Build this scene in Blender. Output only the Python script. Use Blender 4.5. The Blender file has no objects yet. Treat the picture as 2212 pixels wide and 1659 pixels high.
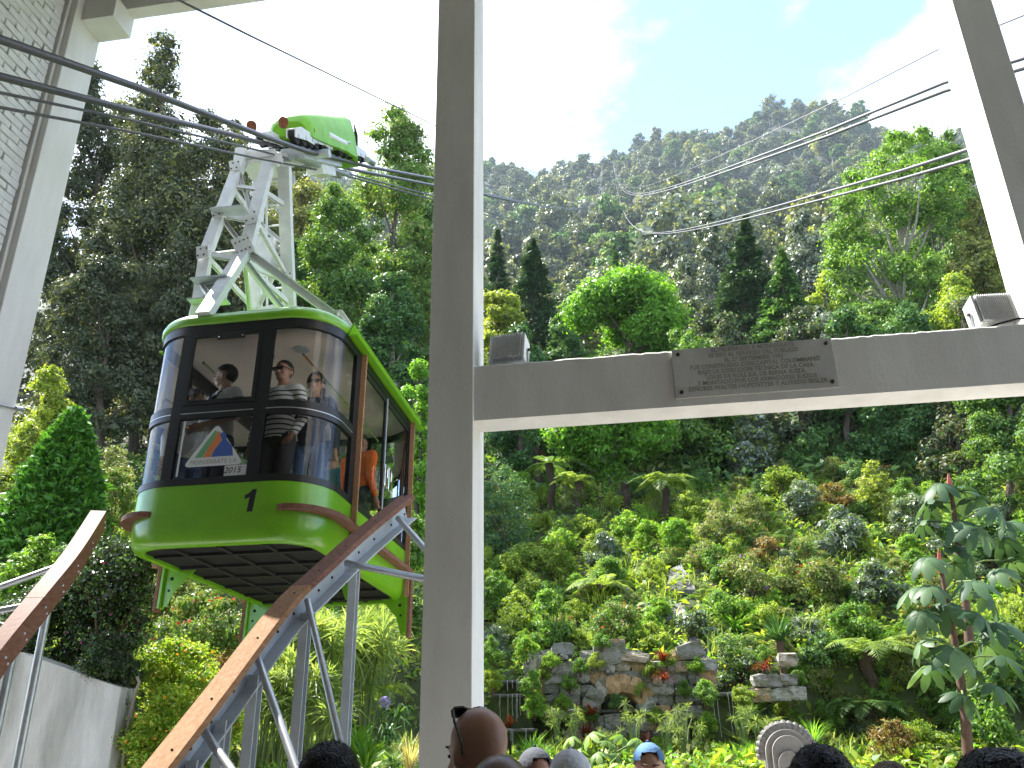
import bpy, bmesh, math, random
import numpy as np
from mathutils import Vector, Matrix, Euler

SC = bpy.context.scene
COL = SC.collection
R = math.radians
random.seed(7)
RNG = np.random.default_rng(11)

# ------------------------------------------------------------------ camera
CAM = np.array([0.0, 0.0, 1.65])
FPX, CX, CY = 1840.0, 1106.0, 829.5            # focal length and centre in a 2212 x 1659 picture
_v = np.array([1041 - CX, 3488 + CY, -FPX]); _v /= np.linalg.norm(_v)
_d = np.array([1420 - CX, -(1610 - CY), -FPX]); _d -= _v * (_d @ _v); _d /= np.linalg.norm(_d)
AX = np.array([np.cross(_d, _v), _d, _v])      # rows: world axes seen from the camera
cam_data = bpy.data.cameras.new('camera')
cam_data.sensor_width = 36.0
cam_data.lens = FPX / 2212 * 36.0
cam_data.clip_start = 0.05
cam_data.clip_end = 4000
cam = bpy.data.objects.new('camera', cam_data)
COL.objects.link(cam)
_m = Matrix.Identity(4)
for i in range(3):
    for j in range(3):
        _m[i][j] = float(AX[i][j])
_m.translation = Vector(CAM)
cam.matrix_world = _m
SC.camera = cam

# ------------------------------------------------------------------ sky, sun, exposure
SUN_AZ = math.atan2(-0.70, 0.44)               # seen from above, from +Y towards +X
SUN_EL = R(55)
world = bpy.data.worlds.new('World'); SC.world = world
world.use_nodes = True
nt = world.node_tree; nt.nodes.clear()
def _n(tree, kind, **kw):
    n = tree.nodes.new(kind)
    for k, v in kw.items():
        setattr(n, k, v)
    return n
out = _n(nt, 'ShaderNodeOutputWorld')
bg = _n(nt, 'ShaderNodeBackground'); bg.inputs['Strength'].default_value = 0.145
sky = _n(nt, 'ShaderNodeTexSky', sky_type='NISHITA', sun_disc=False, sun_elevation=SUN_EL, sun_rotation=SUN_AZ,
         altitude=2600, air_density=1.0, dust_density=0.3, ozone_density=1.0)
tc = _n(nt, 'ShaderNodeTexCoord')
sep = _n(nt, 'ShaderNodeSeparateXYZ'); nt.links.new(tc.outputs['Generated'], sep.inputs[0])
mx = _n(nt, 'ShaderNodeMath', operation='MAXIMUM'); nt.links.new(sep.outputs['Z'], mx.inputs[0]); mx.inputs[1].default_value = 0.08
dx = _n(nt, 'ShaderNodeMath', operation='DIVIDE'); nt.links.new(sep.outputs['X'], dx.inputs[0]); nt.links.new(mx.outputs[0], dx.inputs[1])
dy = _n(nt, 'ShaderNodeMath', operation='DIVIDE'); nt.links.new(sep.outputs['Y'], dy.inputs[0]); nt.links.new(mx.outputs[0], dy.inputs[1])
cmb = _n(nt, 'ShaderNodeCombineXYZ'); nt.links.new(dx.outputs[0], cmb.inputs[0]); nt.links.new(dy.outputs[0], cmb.inputs[1])
cmb.inputs[2].default_value = 3.7
nz = _n(nt, 'ShaderNodeTexNoise'); nz.inputs['Scale'].default_value = 1.0; nz.inputs['Detail'].default_value = 7; nz.inputs['Roughness'].default_value = 0.55
nt.links.new(cmb.outputs[0], nz.inputs['Vector'])
rmp = _n(nt, 'ShaderNodeValToRGB'); rmp.color_ramp.elements[0].position = 0.475; rmp.color_ramp.elements[1].position = 0.65
nt.links.new(nz.outputs['Fac'], rmp.inputs[0])
mix = _n(nt, 'ShaderNodeMix', data_type='RGBA')
nt.links.new(rmp.outputs[0], mix.inputs['Factor'])
nt.links.new(sky.outputs[0], mix.inputs['A']); mix.inputs['B'].default_value = (5.4, 5.6, 5.8, 1)
nt.links.new(mix.outputs['Result'], bg.inputs['Color'])
nt.links.new(bg.outputs[0], out.inputs[0])

sun_data = bpy.data.lights.new('sun', 'SUN')
sun_data.energy = 4.7; sun_data.angle = R(0.6); sun_data.color = (1.0, 0.955, 0.88)
sun = bpy.data.objects.new('sun', sun_data); COL.objects.link(sun)
_sd = Vector((math.sin(SUN_AZ) * math.cos(SUN_EL), math.cos(SUN_AZ) * math.cos(SUN_EL), math.sin(SUN_EL)))
sun.rotation_euler = _sd.to_track_quat('Z', 'Y').to_euler()
sun.location = (-20, 15, 40)

SC.view_settings.view_transform = 'Standard'
SC.view_settings.look = 'None'
SC.view_settings.gamma = 1.0
SC.view_settings.use_curve_mapping = False
SC.view_settings.exposure = 2.1
SC.cycles.max_bounces = 4
SC.cycles.diffuse_bounces = 3
SC.cycles.glossy_bounces = 3
SC.cycles.transmission_bounces = 4
SC.cycles.transparent_max_bounces = 10
SC.cycles.use_denoising = True
SC.cycles.volume_bounces = 0

# ------------------------------------------------------------------ measuring helpers (real positions at real distances)
def ray(px, py):
    return AX @ np.array([px - CX, -(py - CY), -FPX])
def UY(px, py, Y):
    r = ray(px, py); return CAM + r * (Y / r[1])
def UX(px, py, X):
    r = ray(px, py); return CAM + r * (X / r[0])
def UZ(px, py, Z):
    r = ray(px, py); return CAM + r * ((Z - CAM[2]) / r[2])

# ------------------------------------------------------------------ materials
MATS = {}
def mat(name, col, rough=0.7, metal=0.0, var=0.12, scale=6.0, bump=0.0, bscale=40.0, spec=0.4, col2=None, coat=0.0, stretch=None):
    m = bpy.data.materials.new(name); m.use_nodes = True
    t = m.node_tree; b = t.nodes['Principled BSDF']
    b.inputs['Roughness'].default_value = rough; b.inputs['Metallic'].default_value = metal
    b.inputs['Specular IOR Level'].default_value = spec
    b.inputs['Coat Weight'].default_value = coat
    c = _n(t, 'ShaderNodeTexCoord')
    src = c.outputs['Object']
    if stretch:
        mp = _n(t, 'ShaderNodeMapping'); mp.inputs['Scale'].default_value = stretch
        t.links.new(src, mp.inputs[0]); src = mp.outputs[0]
    n = _n(t, 'ShaderNodeTexNoise'); n.inputs['Scale'].default_value = scale; n.inputs['Detail'].default_value = 6
    n.inputs['Roughness'].default_value = 0.62
    t.links.new(src, n.inputs['Vector'])
    mxn = _n(t, 'ShaderNodeMix', data_type='RGBA')
    rp = _n(t, 'ShaderNodeMapRange'); rp.inputs['From Min'].default_value = 0.3; rp.inputs['From Max'].default_value = 0.7
    t.links.new(n.outputs['Fac'], rp.inputs[0]); t.links.new(rp.outputs[0], mxn.inputs['Factor'])
    c2 = col2 if col2 else tuple(min(1, x * (1 + var)) for x in col)
    c1 = col if col2 else tuple(x * (1 - var) for x in col)
    mxn.inputs['A'].default_value = (*c1, 1); mxn.inputs['B'].default_value = (*c2, 1)
    t.links.new(mxn.outputs['Result'], b.inputs['Base Color'])
    if bump > 0:
        n2 = _n(t, 'ShaderNodeTexNoise'); n2.inputs['Scale'].default_value = bscale; n2.inputs['Detail'].default_value = 5
        t.links.new(src, n2.inputs['Vector'])
        bp = _n(t, 'ShaderNodeBump'); bp.inputs['Strength'].default_value = bump; bp.inputs['Distance'].default_value = 0.02
        t.links.new(n2.outputs['Fac'], bp.inputs['Height']); t.links.new(bp.outputs[0], b.inputs['Normal'])
    MATS[name] = m
    return m

def leaf_mat(name, c1, c2, c3=None, trans=0.35, rough=0.5, spec=0.3):
    """Leaves: every leaf (mesh island) takes its own shade between three colours; part of the light passes through."""
    m = bpy.data.materials.new(name); m.use_nodes = True
    t = m.node_tree; b = t.nodes['Principled BSDF']; o = t.nodes['Material Output']
    g = _n(t, 'ShaderNodeNewGeometry')
    rp = _n(t, 'ShaderNodeValToRGB')
    e = rp.color_ramp.elements
    e[0].color = (*c1, 1); e[1].color = (*c2, 1)
    if c3:
        e[1].position = 0.72
        k = e.new(1.0); k.color = (*c3, 1)
    oi = _n(t, 'ShaderNodeObjectInfo')
    a = _n(t, 'ShaderNodeMath', operation='MULTIPLY_ADD'); a.inputs[1].default_value = 0.22; 
    t.links.new(oi.outputs['Random'], a.inputs[0])
    s = _n(t, 'ShaderNodeMath', operation='MULTIPLY'); s.inputs[1].default_value = 0.85
    t.links.new(g.outputs['Random Per Island'], s.inputs[0]); t.links.new(s.outputs[0], a.inputs[2])
    t.links.new(a.outputs[0], rp.inputs[0])
    t.links.new(rp.outputs[0], b.inputs['Base Color'])
    b.inputs['Roughness'].default_value = rough; b.inputs['Specular IOR Level'].default_value = spec
    tr = _n(t, 'ShaderNodeBsdfTranslucent')
    hs = _n(t, 'ShaderNodeMix', data_type='RGBA', blend_type='MULTIPLY'); hs.inputs['Factor'].default_value = 1
    t.links.new(rp.outputs[0], hs.inputs['A']); hs.inputs['B'].default_value = (1.25, 1.2, 0.55, 1)
    t.links.new(hs.outputs['Result'], tr.inputs['Color'])
    ms = _n(t, 'ShaderNodeMixShader'); ms.inputs[0].default_value = min(.55, trans*1.3)
    t.links.new(b.outputs[0], ms.inputs[1]); t.links.new(tr.outputs[0], ms.inputs[2])
    t.links.new(ms.outputs[0], o.inputs['Surface'])
    MATS[name] = m
    return m

def glass_mat(name, tint=(0.98, 0.99, 0.985), ior=1.5, rough=0.0, gain=1.0):
    m = bpy.data.materials.new(name); m.use_nodes = True
    t = m.node_tree; t.nodes.clear()
    o = _n(t, 'ShaderNodeOutputMaterial'); tr = _n(t, 'ShaderNodeBsdfTransparent'); gl = _n(t, 'ShaderNodeBsdfGlossy')
    tr.inputs[0].default_value = (*tint, 1); gl.inputs['Roughness'].default_value = rough
    fr = _n(t, 'ShaderNodeFresnel'); fr.inputs[0].default_value = ior
    ml = _n(t, 'ShaderNodeMath', operation='MULTIPLY'); ml.inputs[1].default_value = gain; ml.use_clamp = True
    t.links.new(fr.outputs[0], ml.inputs[0])
    ms = _n(t, 'ShaderNodeMixShader')
    t.links.new(ml.outputs[0], ms.inputs[0]); t.links.new(tr.outputs[0], ms.inputs[1]); t.links.new(gl.outputs[0], ms.inputs[2])
    t.links.new(ms.outputs[0], o.inputs[0])
    MATS[name] = m
    return m

mat('paint_white', (0.70, 0.685, 0.655), 0.75, col2=(0.84, 0.835, 0.81), scale=1.5, stretch=(2.2, 2.2, 0.55), bump=0.15, bscale=35)
mat('paint_brick', (0.74, 0.75, 0.73), 0.6, var=0.1, scale=5, bump=0.35, bscale=45)
mat('wall_dirty', (0.20, 0.205, 0.18), 0.9, col2=(0.50, 0.50, 0.49), scale=1.4, stretch=(1.6, 1.6, 0.4), bump=0.3)
mat('mortar', (0.30, 0.29, 0.27), 0.9, var=0.3, scale=9, bump=0.4)
mat('interior', (0.72, 0.70, 0.66), 0.9, var=0.1)
mat('concrete', (0.46, 0.43, 0.39), 0.85, var=0.18, scale=1.2, bump=0.2)
mat('floor_tile', (0.34, 0.32, 0.29), 0.6, var=0.2)
mat('car_green', (0.150, 0.400, 0.012), 0.30, var=0.10, scale=3.0, spec=0.5, coat=0.35)
mat('trolley_green', (0.165, 0.42, 0.02), 0.45, var=0.16, scale=5.0, spec=0.4)
mat('steel_white', (0.60, 0.62, 0.61), 0.5, var=0.09, scale=9, bump=0.05)
mat('steel_grey', (0.42, 0.46, 0.50), 0.5, var=0.12, scale=7, bump=0.06)
mat('galvanised', (0.46, 0.48, 0.50), 0.38, metal=0.75, var=0.12, scale=12)
mat('aluminium', (0.72, 0.73, 0.73), 0.55, metal=0.15, var=0.1, scale=14)
mat('rope_steel', (0.12, 0.118, 0.13), 0.38, metal=0.45, var=0.2, scale=30)
mat('black_frame', (0.012, 0.013, 0.015), 0.35, var=0.1)
mat('under_black', (0.0035, 0.0035, 0.004), 0.85, var=0.2)
mat('cabin_ceiling', (0.84, 0.71, 0.65), 0.6, var=0.03)
mat('cabin_floor', (0.011, 0.011, 0.012), 0.8)
mat('cabin_deck', (0.62, 0.58, 0.55), 0.6)
mat('wood_new', (0.26, 0.135, 0.07), 0.8, col2=(0.40, 0.24, 0.14), scale=3, stretch=(14, 1.2, 14), bump=0.08, spec=0.08)
mat('wood_old', (0.13, 0.060, 0.038), 0.65, spec=0.2, col2=(0.24, 0.12, 0.085), scale=3, stretch=(14, 1.2, 14), bump=0.12)
mat('bolt_dark', (0.06, 0.055, 0.05), 0.6, metal=0.5)
mat('rubber', (0.015, 0.015, 0.015), 0.8)
mat('rust', (0.22, 0.085, 0.04), 0.9, var=0.3, scale=20)
mat('chrome', (0.70, 0.70, 0.70), 0.18, metal=1.0, var=0.02)
mat('plaque_stone', (0.55, 0.55, 0.53), 0.55, var=0.14, scale=3.5, bump=0.1, bscale=70)
mat('letter_dark', (0.33, 0.31, 0.285), 0.7)
mat('soil', (0.030, 0.034, 0.014), 0.95, col2=(0.060, 0.085, 0.024), scale=1.3, bump=0.6, bscale=9)
mat('hill_soil', (0.012, 0.020, 0.008), 0.95, col2=(0.028, 0.040, 0.016), scale=0.06)
mat('grass_ground', (0.07, 0.15, 0.025), 0.9, col2=(0.16, 0.27, 0.05), scale=5, bump=0.5, bscale=60)
mat('bark', (0.085, 0.066, 0.05), 0.95, var=0.4, scale=8, bump=0.7, bscale=16, stretch=(1, 1, 0.25))
mat('bark_pale', (0.28, 0.25, 0.21), 0.9, var=0.3, scale=5, bump=0.4, bscale=14, stretch=(1, 1, 0.25))
mat('fern_trunk', (0.045, 0.030, 0.020), 1.0, var=0.4, scale=20, bump=0.9, bscale=40)
mat('white_print', (0.62, 0.64, 0.65), 0.5, var=0.02)
mat('black_print', (0.012, 0.012, 0.014), 0.5)
glass_mat('glass', gain=1.0)

# ------------------------------------------------------------------ mesh building
class MB:
    def __init__(self):
        self.v = []; self.f = []; self.m = []
    def add(self, verts, faces, mi=0):
        o = len(self.v)
        self.v += [tuple(float(c) for c in p) for p in verts]
        self.f += [tuple(i + o for i in fc) for fc in faces]
        self.m += [mi] * len(faces)
        return self
    def box(self, lo, hi, mi=0, M=None):
        x0, y0, z0 = lo; x1, y1, z1 = hi
        v = [(x0,y0,z0),(x1,y0,z0),(x1,y1,z0),(x0,y1,z0),(x0,y0,z1),(x1,y0,z1),(x1,y1,z1),(x0,y1,z1)]
        if M is not None: v = [M @ Vector(p) for p in v]
        return self.add(v, [(0,3,2,1),(4,5,6,7),(0,1,5,4),(1,2,6,5),(2,3,7,6),(3,0,4,7)], mi)
    def bar(self, p0, p1, w, h, up=(0,0,1), mi=0, ext=0.0):
        p0 = Vector(p0); p1 = Vector(p1); d = (p1 - p0); L = d.length; d.normalize()
        p0 = p0 - d * ext; p1 = p1 + d * ext
        u = Vector(up); s = d.cross(u)
        if s.length < 1e-4: s = d.cross(Vector((1,0,0)))
        s.normalize(); u = s.cross(d).normalized()
        v = []
        for p in (p0, p1):
            for a, b in ((-1,-1),(1,-1),(1,1),(-1,1)):
                v.append(p + s * (a * w / 2) + u * (b * h / 2))
        return self.add(v, [(0,1,2,3),(7,6,5,4),(0,4,5,1),(1,5,6,2),(2,6,7,3),(3,7,4,0)], mi)
    def angle(self, p0, p1, w, h, t, up=(0,0,1), mi=0):
        """open channel: a web with two flanges"""
        p0 = Vector(p0); p1 = Vector(p1); d = (p1 - p0).normalized()
        u = Vector(up); s = d.cross(u)
        if s.length < 1e-4: s = d.cross(Vector((1,0,0)))
        s.normalize(); u = s.cross(d).normalized()
        self.bar(p0, p1, t, h, up, mi)
        for k in (1, -1):
            o = u * (k * (h / 2 - t / 2 + 0.001))
            self.bar(p0 + o, p1 + o, w, t, up, mi)
        return self
    def tube(self, pts, r, n=10, mi=0, cap=True):
        pts = [Vector(p) for p in pts]; rs = r if hasattr(r, '__len__') else [r] * len(pts)
        k = len(pts); v = []; f = []
        t0 = (pts[1] - pts[0]).normalized()
        a = t0.orthogonal().normalized()
        for i, p in enumerate(pts):
            t = (pts[min(i+1,k-1)] - pts[max(i-1,0)]).normalized()
            a = (a - t * a.dot(t))
            if a.length < 1e-6: a = t.orthogonal()
            a.normalize(); b = t.cross(a)
            for j in range(n):
                g = 2 * math.pi * j / n
                v.append(p + (a * math.cos(g) + b * math.sin(g)) * rs[i])
        for i in range(k - 1):
            for j in range(n):
                f.append((i*n+j, i*n+(j+1)%n, (i+1)*n+(j+1)%n, (i+1)*n+j))
        if cap:
            f.append(tuple(range(n))[::-1]); f.append(tuple((k-1)*n + j for j in range(n)))
        return self.add(v, f, mi)
    def prism(self, poly, thick, M, mi=0):
        """poly in local xy, extruded along local z from -thick/2 to thick/2"""
        n = len(poly)
        v = [M @ Vector((p[0], p[1], -thick/2)) for p in poly] + [M @ Vector((p[0], p[1], thick/2)) for p in poly]
        f = [tuple(range(n))[::-1], tuple(range(n, 2*n))] + [(i, (i+1)%n, n+(i+1)%n, n+i) for i in range(n)]
        return self.add(v, f, mi)
    def ball(self, c, r, n=10, m=7, mi=0):
        c = Vector(c); rx, ry, rz = r if hasattr(r, '__len__') else (r, r, r)
        v = [c + Vector((0,0,-rz))]; f = []
        for i in range(1, m):
            th = -math.pi/2 + math.pi * i / m
            for j in range(n):
                g = 2*math.pi*j/n
                v.append(c + Vector((rx*math.cos(th)*math.cos(g), ry*math.cos(th)*math.sin(g), rz*math.sin(th))))
        v.append(c + Vector((0,0,rz)))
        for j in range(n): f.append((0, 1+(j+1)%n, 1+j))
        for i in range(m-2):
            for j in range(n):
                a = 1+i*n+j; b = 1+i*n+(j+1)%n
                f.append((a, b, b+n, a+n))
        e = len(v)-1; o = 1+(m-2)*n
        for j in range(n): f.append((o+j, o+(j+1)%n, e))
        return self.add(v, f, mi)
    def build(self, name, mats, parent=None, smooth=False, bevel=0.0, link=True):
        me = bpy.data.meshes.new(name); me.from_pydata(self.v, [], self.f)
        if not isinstance(mats, (list, tuple)): mats = [mats]
        for k in mats: me.materials.append(MATS[k] if isinstance(k, str) else k)
        if len(mats) > 1: me.polygons.foreach_set('material_index', self.m)
        me.update()
        if bevel > 0:
            bm = bmesh.new(); bm.from_mesh(me)
            eds = [e for e in bm.edges if len(e.link_faces) == 2 and e.calc_face_angle(0) > 0.6]
            bmesh.ops.bevel(bm, geom=eds, offset=bevel, segments=2, affect='EDGES', profile=0.6, clamp_overlap=True)
            bm.to_mesh(me); bm.free()
        if smooth:
            me.polygons.foreach_set('use_smooth', [True] * len(me.polygons))
            try: me.set_sharp_from_angle(angle=R(42))
            except Exception: pass
        return link_obj(name, me, parent)

def link_obj(name, me, parent=None):
    o = bpy.data.objects.new(name, me); COL.objects.link(o)
    if parent is not None: set_parent(o, parent)
    return o
PINV = {}
def set_parent(o, parent):
    o.parent = parent
    if parent.name in PINV: o.matrix_parent_inverse = PINV[parent.name]
def tag(o, label=None, cat=None, group=None, kind=None):
    if label: o['label'] = label
    if cat: o['category'] = cat
    if group: o['group'] = group
    if kind: o['kind'] = kind
    return o
def thing(name, label, cat, loc=(0,0,0), rot=(0,0,0), group=None, world_space=True, scale=1.0):
    """Empty at the base of a thing. world_space: the parts are built in world coordinates."""
    e = bpy.data.objects.new(name, None); COL.objects.link(e)
    e.empty_display_size = 0.2
    e.location = loc; e.rotation_euler = rot; e.scale = (scale,)*3 if not hasattr(scale,'__len__') else scale
    if world_space: PINV[e.name] = Matrix.LocRotScale(Vector(loc), Euler(rot), e.scale).inverted()
    tag(e, label, cat, group)
    return e
def copy_tree(root, loc, rotz, scale, label=None, group=None):
    c = root.copy(); COL.objects.link(c); c.location = loc; c.rotation_euler = (0, 0, rotz)
    c.scale = (scale,)*3 if not hasattr(scale,'__len__') else scale
    if label: c['label'] = label
    if group: c['group'] = group
    def rec(src, dst):
        for ch in list(src.children):
            d = ch.copy(); COL.objects.link(d); d.parent = dst; rec(ch, d)
    rec(root, c)
    return c
def quads_mesh(name, V, mats, n=4, midx=None):
    """V: (k, n, 3) array of polygons, each its own island"""
    k = V.shape[0]
    me = bpy.data.meshes.new(name)
    me.vertices.add(k*n); me.vertices.foreach_set('co', V.reshape(-1).astype(np.float32))
    me.loops.add(k*n); me.loops.foreach_set('vertex_index', np.arange(k*n, dtype=np.int32))
    me.polygons.add(k); me.polygons.foreach_set('loop_start', np.arange(0, k*n, n, dtype=np.int32))
    me.polygons.foreach_set('loop_total', np.full(k, n, dtype=np.int32))
    if not isinstance(mats, (list, tuple)): mats = [mats]
    for m in mats: me.materials.append(MATS[m])
    if midx is not None: me.polygons.foreach_set('material_index', midx.astype(np.int32))
    me.update(calc_edges=True)
    return me
def text_mesh(body, size, M, matname, parent, name, align='CENTER', extrude=0.0015, shear=0.0, bold=0.0):
    cu = bpy.data.curves.new(name, 'FONT'); cu.body = body; cu.size = size; cu.align_x = align; cu.align_y = 'CENTER'
    cu.extrude = extrude; cu.shear = shear; cu.offset = bold; cu.resolution_u = 2
    o = bpy.data.objects.new(name, cu); COL.objects.link(o)
    bpy.context.view_layer.update()
    me = bpy.data.meshes.new_from_object(o.evaluated_get(bpy.context.evaluated_depsgraph_get()))
    bpy.data.objects.remove(o)
    me.transform(M); me.materials.clear(); me.materials.append(MATS[matname])
    return link_obj(name, me, parent)

# ================================================================== STATION BUILDING (the shelter the picture is taken from)
def struct(name, mb, m, **kw):
    return tag(mb.build(name, m, **kw), kind='structure')
struct('floor', MB().box((-9, -7, -0.3), (9, 6.5, 0.0)), 'floor_tile')
struct('ceiling', MB().box((-9, -7, 9.95), (9, 6.27, 10.2)), 'interior')
struct('wall_back', MB().box((-9, -7.2, 0.0), (9, -6.9, 9.95)), 'interior')
struct('wall_side', MB().box((8.7, -6.9, 0.0), (9, 2.0, 9.95)), 'interior')

struct('bounce_pavement', MB().box((-14, 6.47, -0.2), (14, 11.4, 0.02)), 'concrete')  # assumed apron out of view, added to bounce sunlight onto beam underside and cabin
fr = thing('station_frame', 'white plastered concrete frame of columns and beams around the station opening', 'building frame', (-1.4, 6.2, 0))
MB().box((-1.572, 6.0, 0.0), (-1.213, 6.445, 9.6)).build('column', 'paint_white', fr, bevel=0.008)
MB().box((2.984, 6.0, 0.0), (3.294, 6.445, 9.6)).build('column', 'paint_white', fr, bevel=0.008)
MB().box((-5.80, 6.0, 0.0), (-5.544, 6.43, 9.6)).build('column', 'paint_white', fr, bevel=0.008)
# tie beam: the upper edge is chipped and uneven
def beam_mesh(x0, x1):
    n = 90; mb = MB(); ys = (6.03, 6.30)
    rows = []
    rr = random.Random(3)
    for i in range(n + 1):
        x = x0 + (x1 - x0) * i / n
        e = rr.uniform(-0.005, 0.004) if 0 < i < n else 0
        e2 = rr.uniform(0, 0.006)
        rows.append([(x, ys[0], 3.966), (x, ys[1], 3.966), (x, ys[1], 4.428), (x, ys[0] + 0.012, 4.430 + e), (x, ys[0], 4.420 + e - e2)])
    v = [p for r in rows for p in r]; f = []
    for i in range(n):
        for j in range(5):
            a = i*5+j; b = i*5+(j+1) % 5
            f.append((a, a+5, b+5, b))
    f.append(tuple(range(5))); f.append(tuple(n*5+j for j in range(5))[::-1])
    return mb.add(v, f)
beam_mesh(-1.2125, 2.9835).build('tie_beam', 'paint_white', fr)
MB().box((3.2945, 6.03, 3.966), (8.7, 6.30, 4.428)).build('tie_beam', 'paint_white', fr)
MB().box((-5.5435, 6.28, 9.18), (-1.5725, 6.43, 9.948)).build('lintel', 'paint_white', fr, bevel=0.006)
MB().box((-1.2125, 6.28, 9.18), (2.9835, 6.43, 9.948)).build('lintel', 'paint_white', fr, bevel=0.006)
MB().box((3.2945, 6.28, 9.18), (8.9, 6.43, 9.948)).build('lintel', 'paint_white', fr, bevel=0.006)
MB().box((-5.5435, 6.10, 8.90), (-5.17, 6.428, 9.1795)).build('corbel', 'paint_white', fr, bevel=0.006)
MB().box((-5.665, 5.962, 0.0), (-5.615, 5.9995, 9.94)).build('trim_strip', 'paint_white', fr, bevel=0.004)
# strap clamped round the outer column
MB().tube([(-5.80, 5.99, 4.44), (-5.545, 5.985, 4.45), (-5.525, 6.02, 4.455), (-5.522, 6.25, 4.50), (-5.520, 6.455, 4.545)], 0.012, 8).build('strap', 'galvanised', fr, smooth=True)
MB().tube([(-5.515, 6.40, 4.53), (-5.50, 6.47, 4.548)], 0.022, 8).build('strap_bolt', 'galvanised', fr, smooth=True)

# painted brick side wall
bw = thing('brick_wall', 'white painted brick side wall with open dark joints beside the outer column', 'brick wall', (-5.8, 3, 0))
MB().box((-6.0, -6.9, 0), (-5.672, 5.9615, 9.94)).build('mortar_bed', 'mortar', bw)
def brick_mesh(seed, L=0.243, H=0.076, D=0.05):
    rr = random.Random(seed); bm = bmesh.new()
    bmesh.ops.create_cube(bm, size=1.0)
    for v in bm.verts:
        v.co = Vector((v.co.x * D, v.co.y * L + rr.uniform(-.006, .006), v.co.z * H + rr.uniform(-.005, .005)))
        if v.co.x > 0: v.co.x += rr.uniform(-.004, .003)
    bmesh.ops.bevel(bm, geom=list(bm.edges), offset=0.006, segments=1, affect='EDGES')
    me = bpy.data.meshes.new('brick'); bm.to_mesh(me); bm.free(); me.materials.append(MATS['paint_brick'])
    return me
bms = [brick_mesh(s) for s in range(6)]; bhalf = [brick_mesh(20 + s, L=0.116) for s in range(3)]
rr = random.Random(5); cnt = 0
for row in range(104):
    z = 0.05 + row * 0.0862 + 0.04
    y = 5.945 - (0.0 if row % 2 == 0 else 0.125)
    if row % 2 == 1 and 5.3 < z < 9.4:
        o = link_obj('brick', bhalf[rr.randrange(3)], bw); o.location = (-5.672 + rr.uniform(-.003, .004), 5.945 - 0.058, z); cnt += 1
    k = 0
    while y - 0.25 > 4.75 and 5.3 < z < 9.4:
        o = link_obj('brick', bms[rr.randrange(6)], bw)
        o.location = (-5.672 + rr.uniform(-.004, .005), y - 0.123 + rr.uniform(-.005, .005), z + rr.uniform(-.004, .004))
        o.rotation_euler = (rr.uniform(-.03, .03), rr.uniform(-.02, .02), rr.uniform(-.02, .02))
        y -= 0.2545; cnt += 1

# inscription plaque
pq = thing('plaque', 'grey stone inscription plaque bolted to the tie beam', 'plaque', (0.91, 6.02, 4.02))
MB().box((0.326, 6.006, 4.022), (1.50, 6.0295, 4.421)).build('stone_slab', 'plaque_stone', pq, bevel=0.004)
LINES = ['EL TELEFERICO A MONSERRATE', 'SE DIO AL SERVICIO DEL PUBLICO', 'EL 27 SEPTIEMBRE 1955', 'FUE CONSTRUIDO CON CAPITAL COLOMBIANO',
         'BAJO LA DIRECCION TECNICA DE LA CASA', 'LOUIS DE ROLL S.A. DE BERNA SUIZA.', 'Y MONTADO POR LOS ARMADORES SUIZOS', 'SE\u00d1ORES WALTER HOFSTETTER Y ALFREDO BIGLER']
for i, s in enumerate(LINES):
    z = 4.392 - i * 0.0440
    M = Matrix.Translation((0.925, 6.0048, z)) @ Matrix.Rotation(R(90), 4, 'X') @ Matrix.Diagonal((0.90, 1, 1, 1))
    text_mesh(s, 0.0475, M, 'letter_dark', pq, 'inscription_line', extrude=0.001, bold=0.0012)
for x in (0.372, 1.455):
    for z in (4.068, 4.378):
        MB().tube([(x, 6.008, z), (x, 5.990, z)], [0.016, 0.012], 10).build('bolt', 'bolt_dark', pq, smooth=True)

# floodlights on the tie beam (seen from the back: finned housings)
def floodlight(x0, label, tilt, yaw):
    t = thing('floodlight', label, 'floodlight', (x0, 6.16, 4.43), (0, 0, yaw), world_space=False)
    M = Matrix.Translation((0, 0.02, 0.165)) @ Matrix.Rotation(tilt, 4, 'X')
    MB().box((-.125, -.03, -.115), (.125, .085, .115), M=M).build('housing', 'aluminium', t, bevel=0.01)
    for s in (-1, 1): MB().box((s*.135-.012, -.075, -.125), (s*.135+.012, .09, .125), M=M).build('end_cap', 'aluminium', t, bevel=0.006)
    for i in range(17):
        x = -.112 + .014 * i
        MB().box((x-.0035, -.085, -.112), (x+.0035, -.0302, .128), M=M).build('fin', 'aluminium', t)
    b = MB()
    for s in (-1, 1): b.bar((s*.156, .02, 0.004), (s*.156, .02, 0.17), 0.008, 0.03, (0,1,0))
    b.box((-.16, .004, 0.004), (.16, .036, .010))
    b.build('bracket', 'galvanised', t)
    for s in (-1, 1): MB().tube([(s*.158, .02, .165), (s*.175, .02, .165)], 0.014, 8).build('knob', 'bolt_dark', t)
    MB().box((-.118, .0855, -.108), (.118, .090, .108), M=M).build('lens', 'glass', t)
    return t
floodlight(-0.955, 'finned aluminium floodlight on the tie beam beside the middle column', R(-14), R(-6))
floodlight(2.72, 'finned aluminium floodlight on the tie beam beside the bright right column', R(-10), R(4))
cb = MB().tube([(2.62, 6.07, 4.436), (2.72, 6.05, 4.455), (2.83, 6.05, 4.478), (2.92, 6.06, 4.478), (2.975, 6.08, 4.45)], 0.007, 6).build('power_cable', 'rubber', None, smooth=True)
tag(cb, 'short loose power cable lying on the tie beam under the right floodlight', 'cable')

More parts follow.
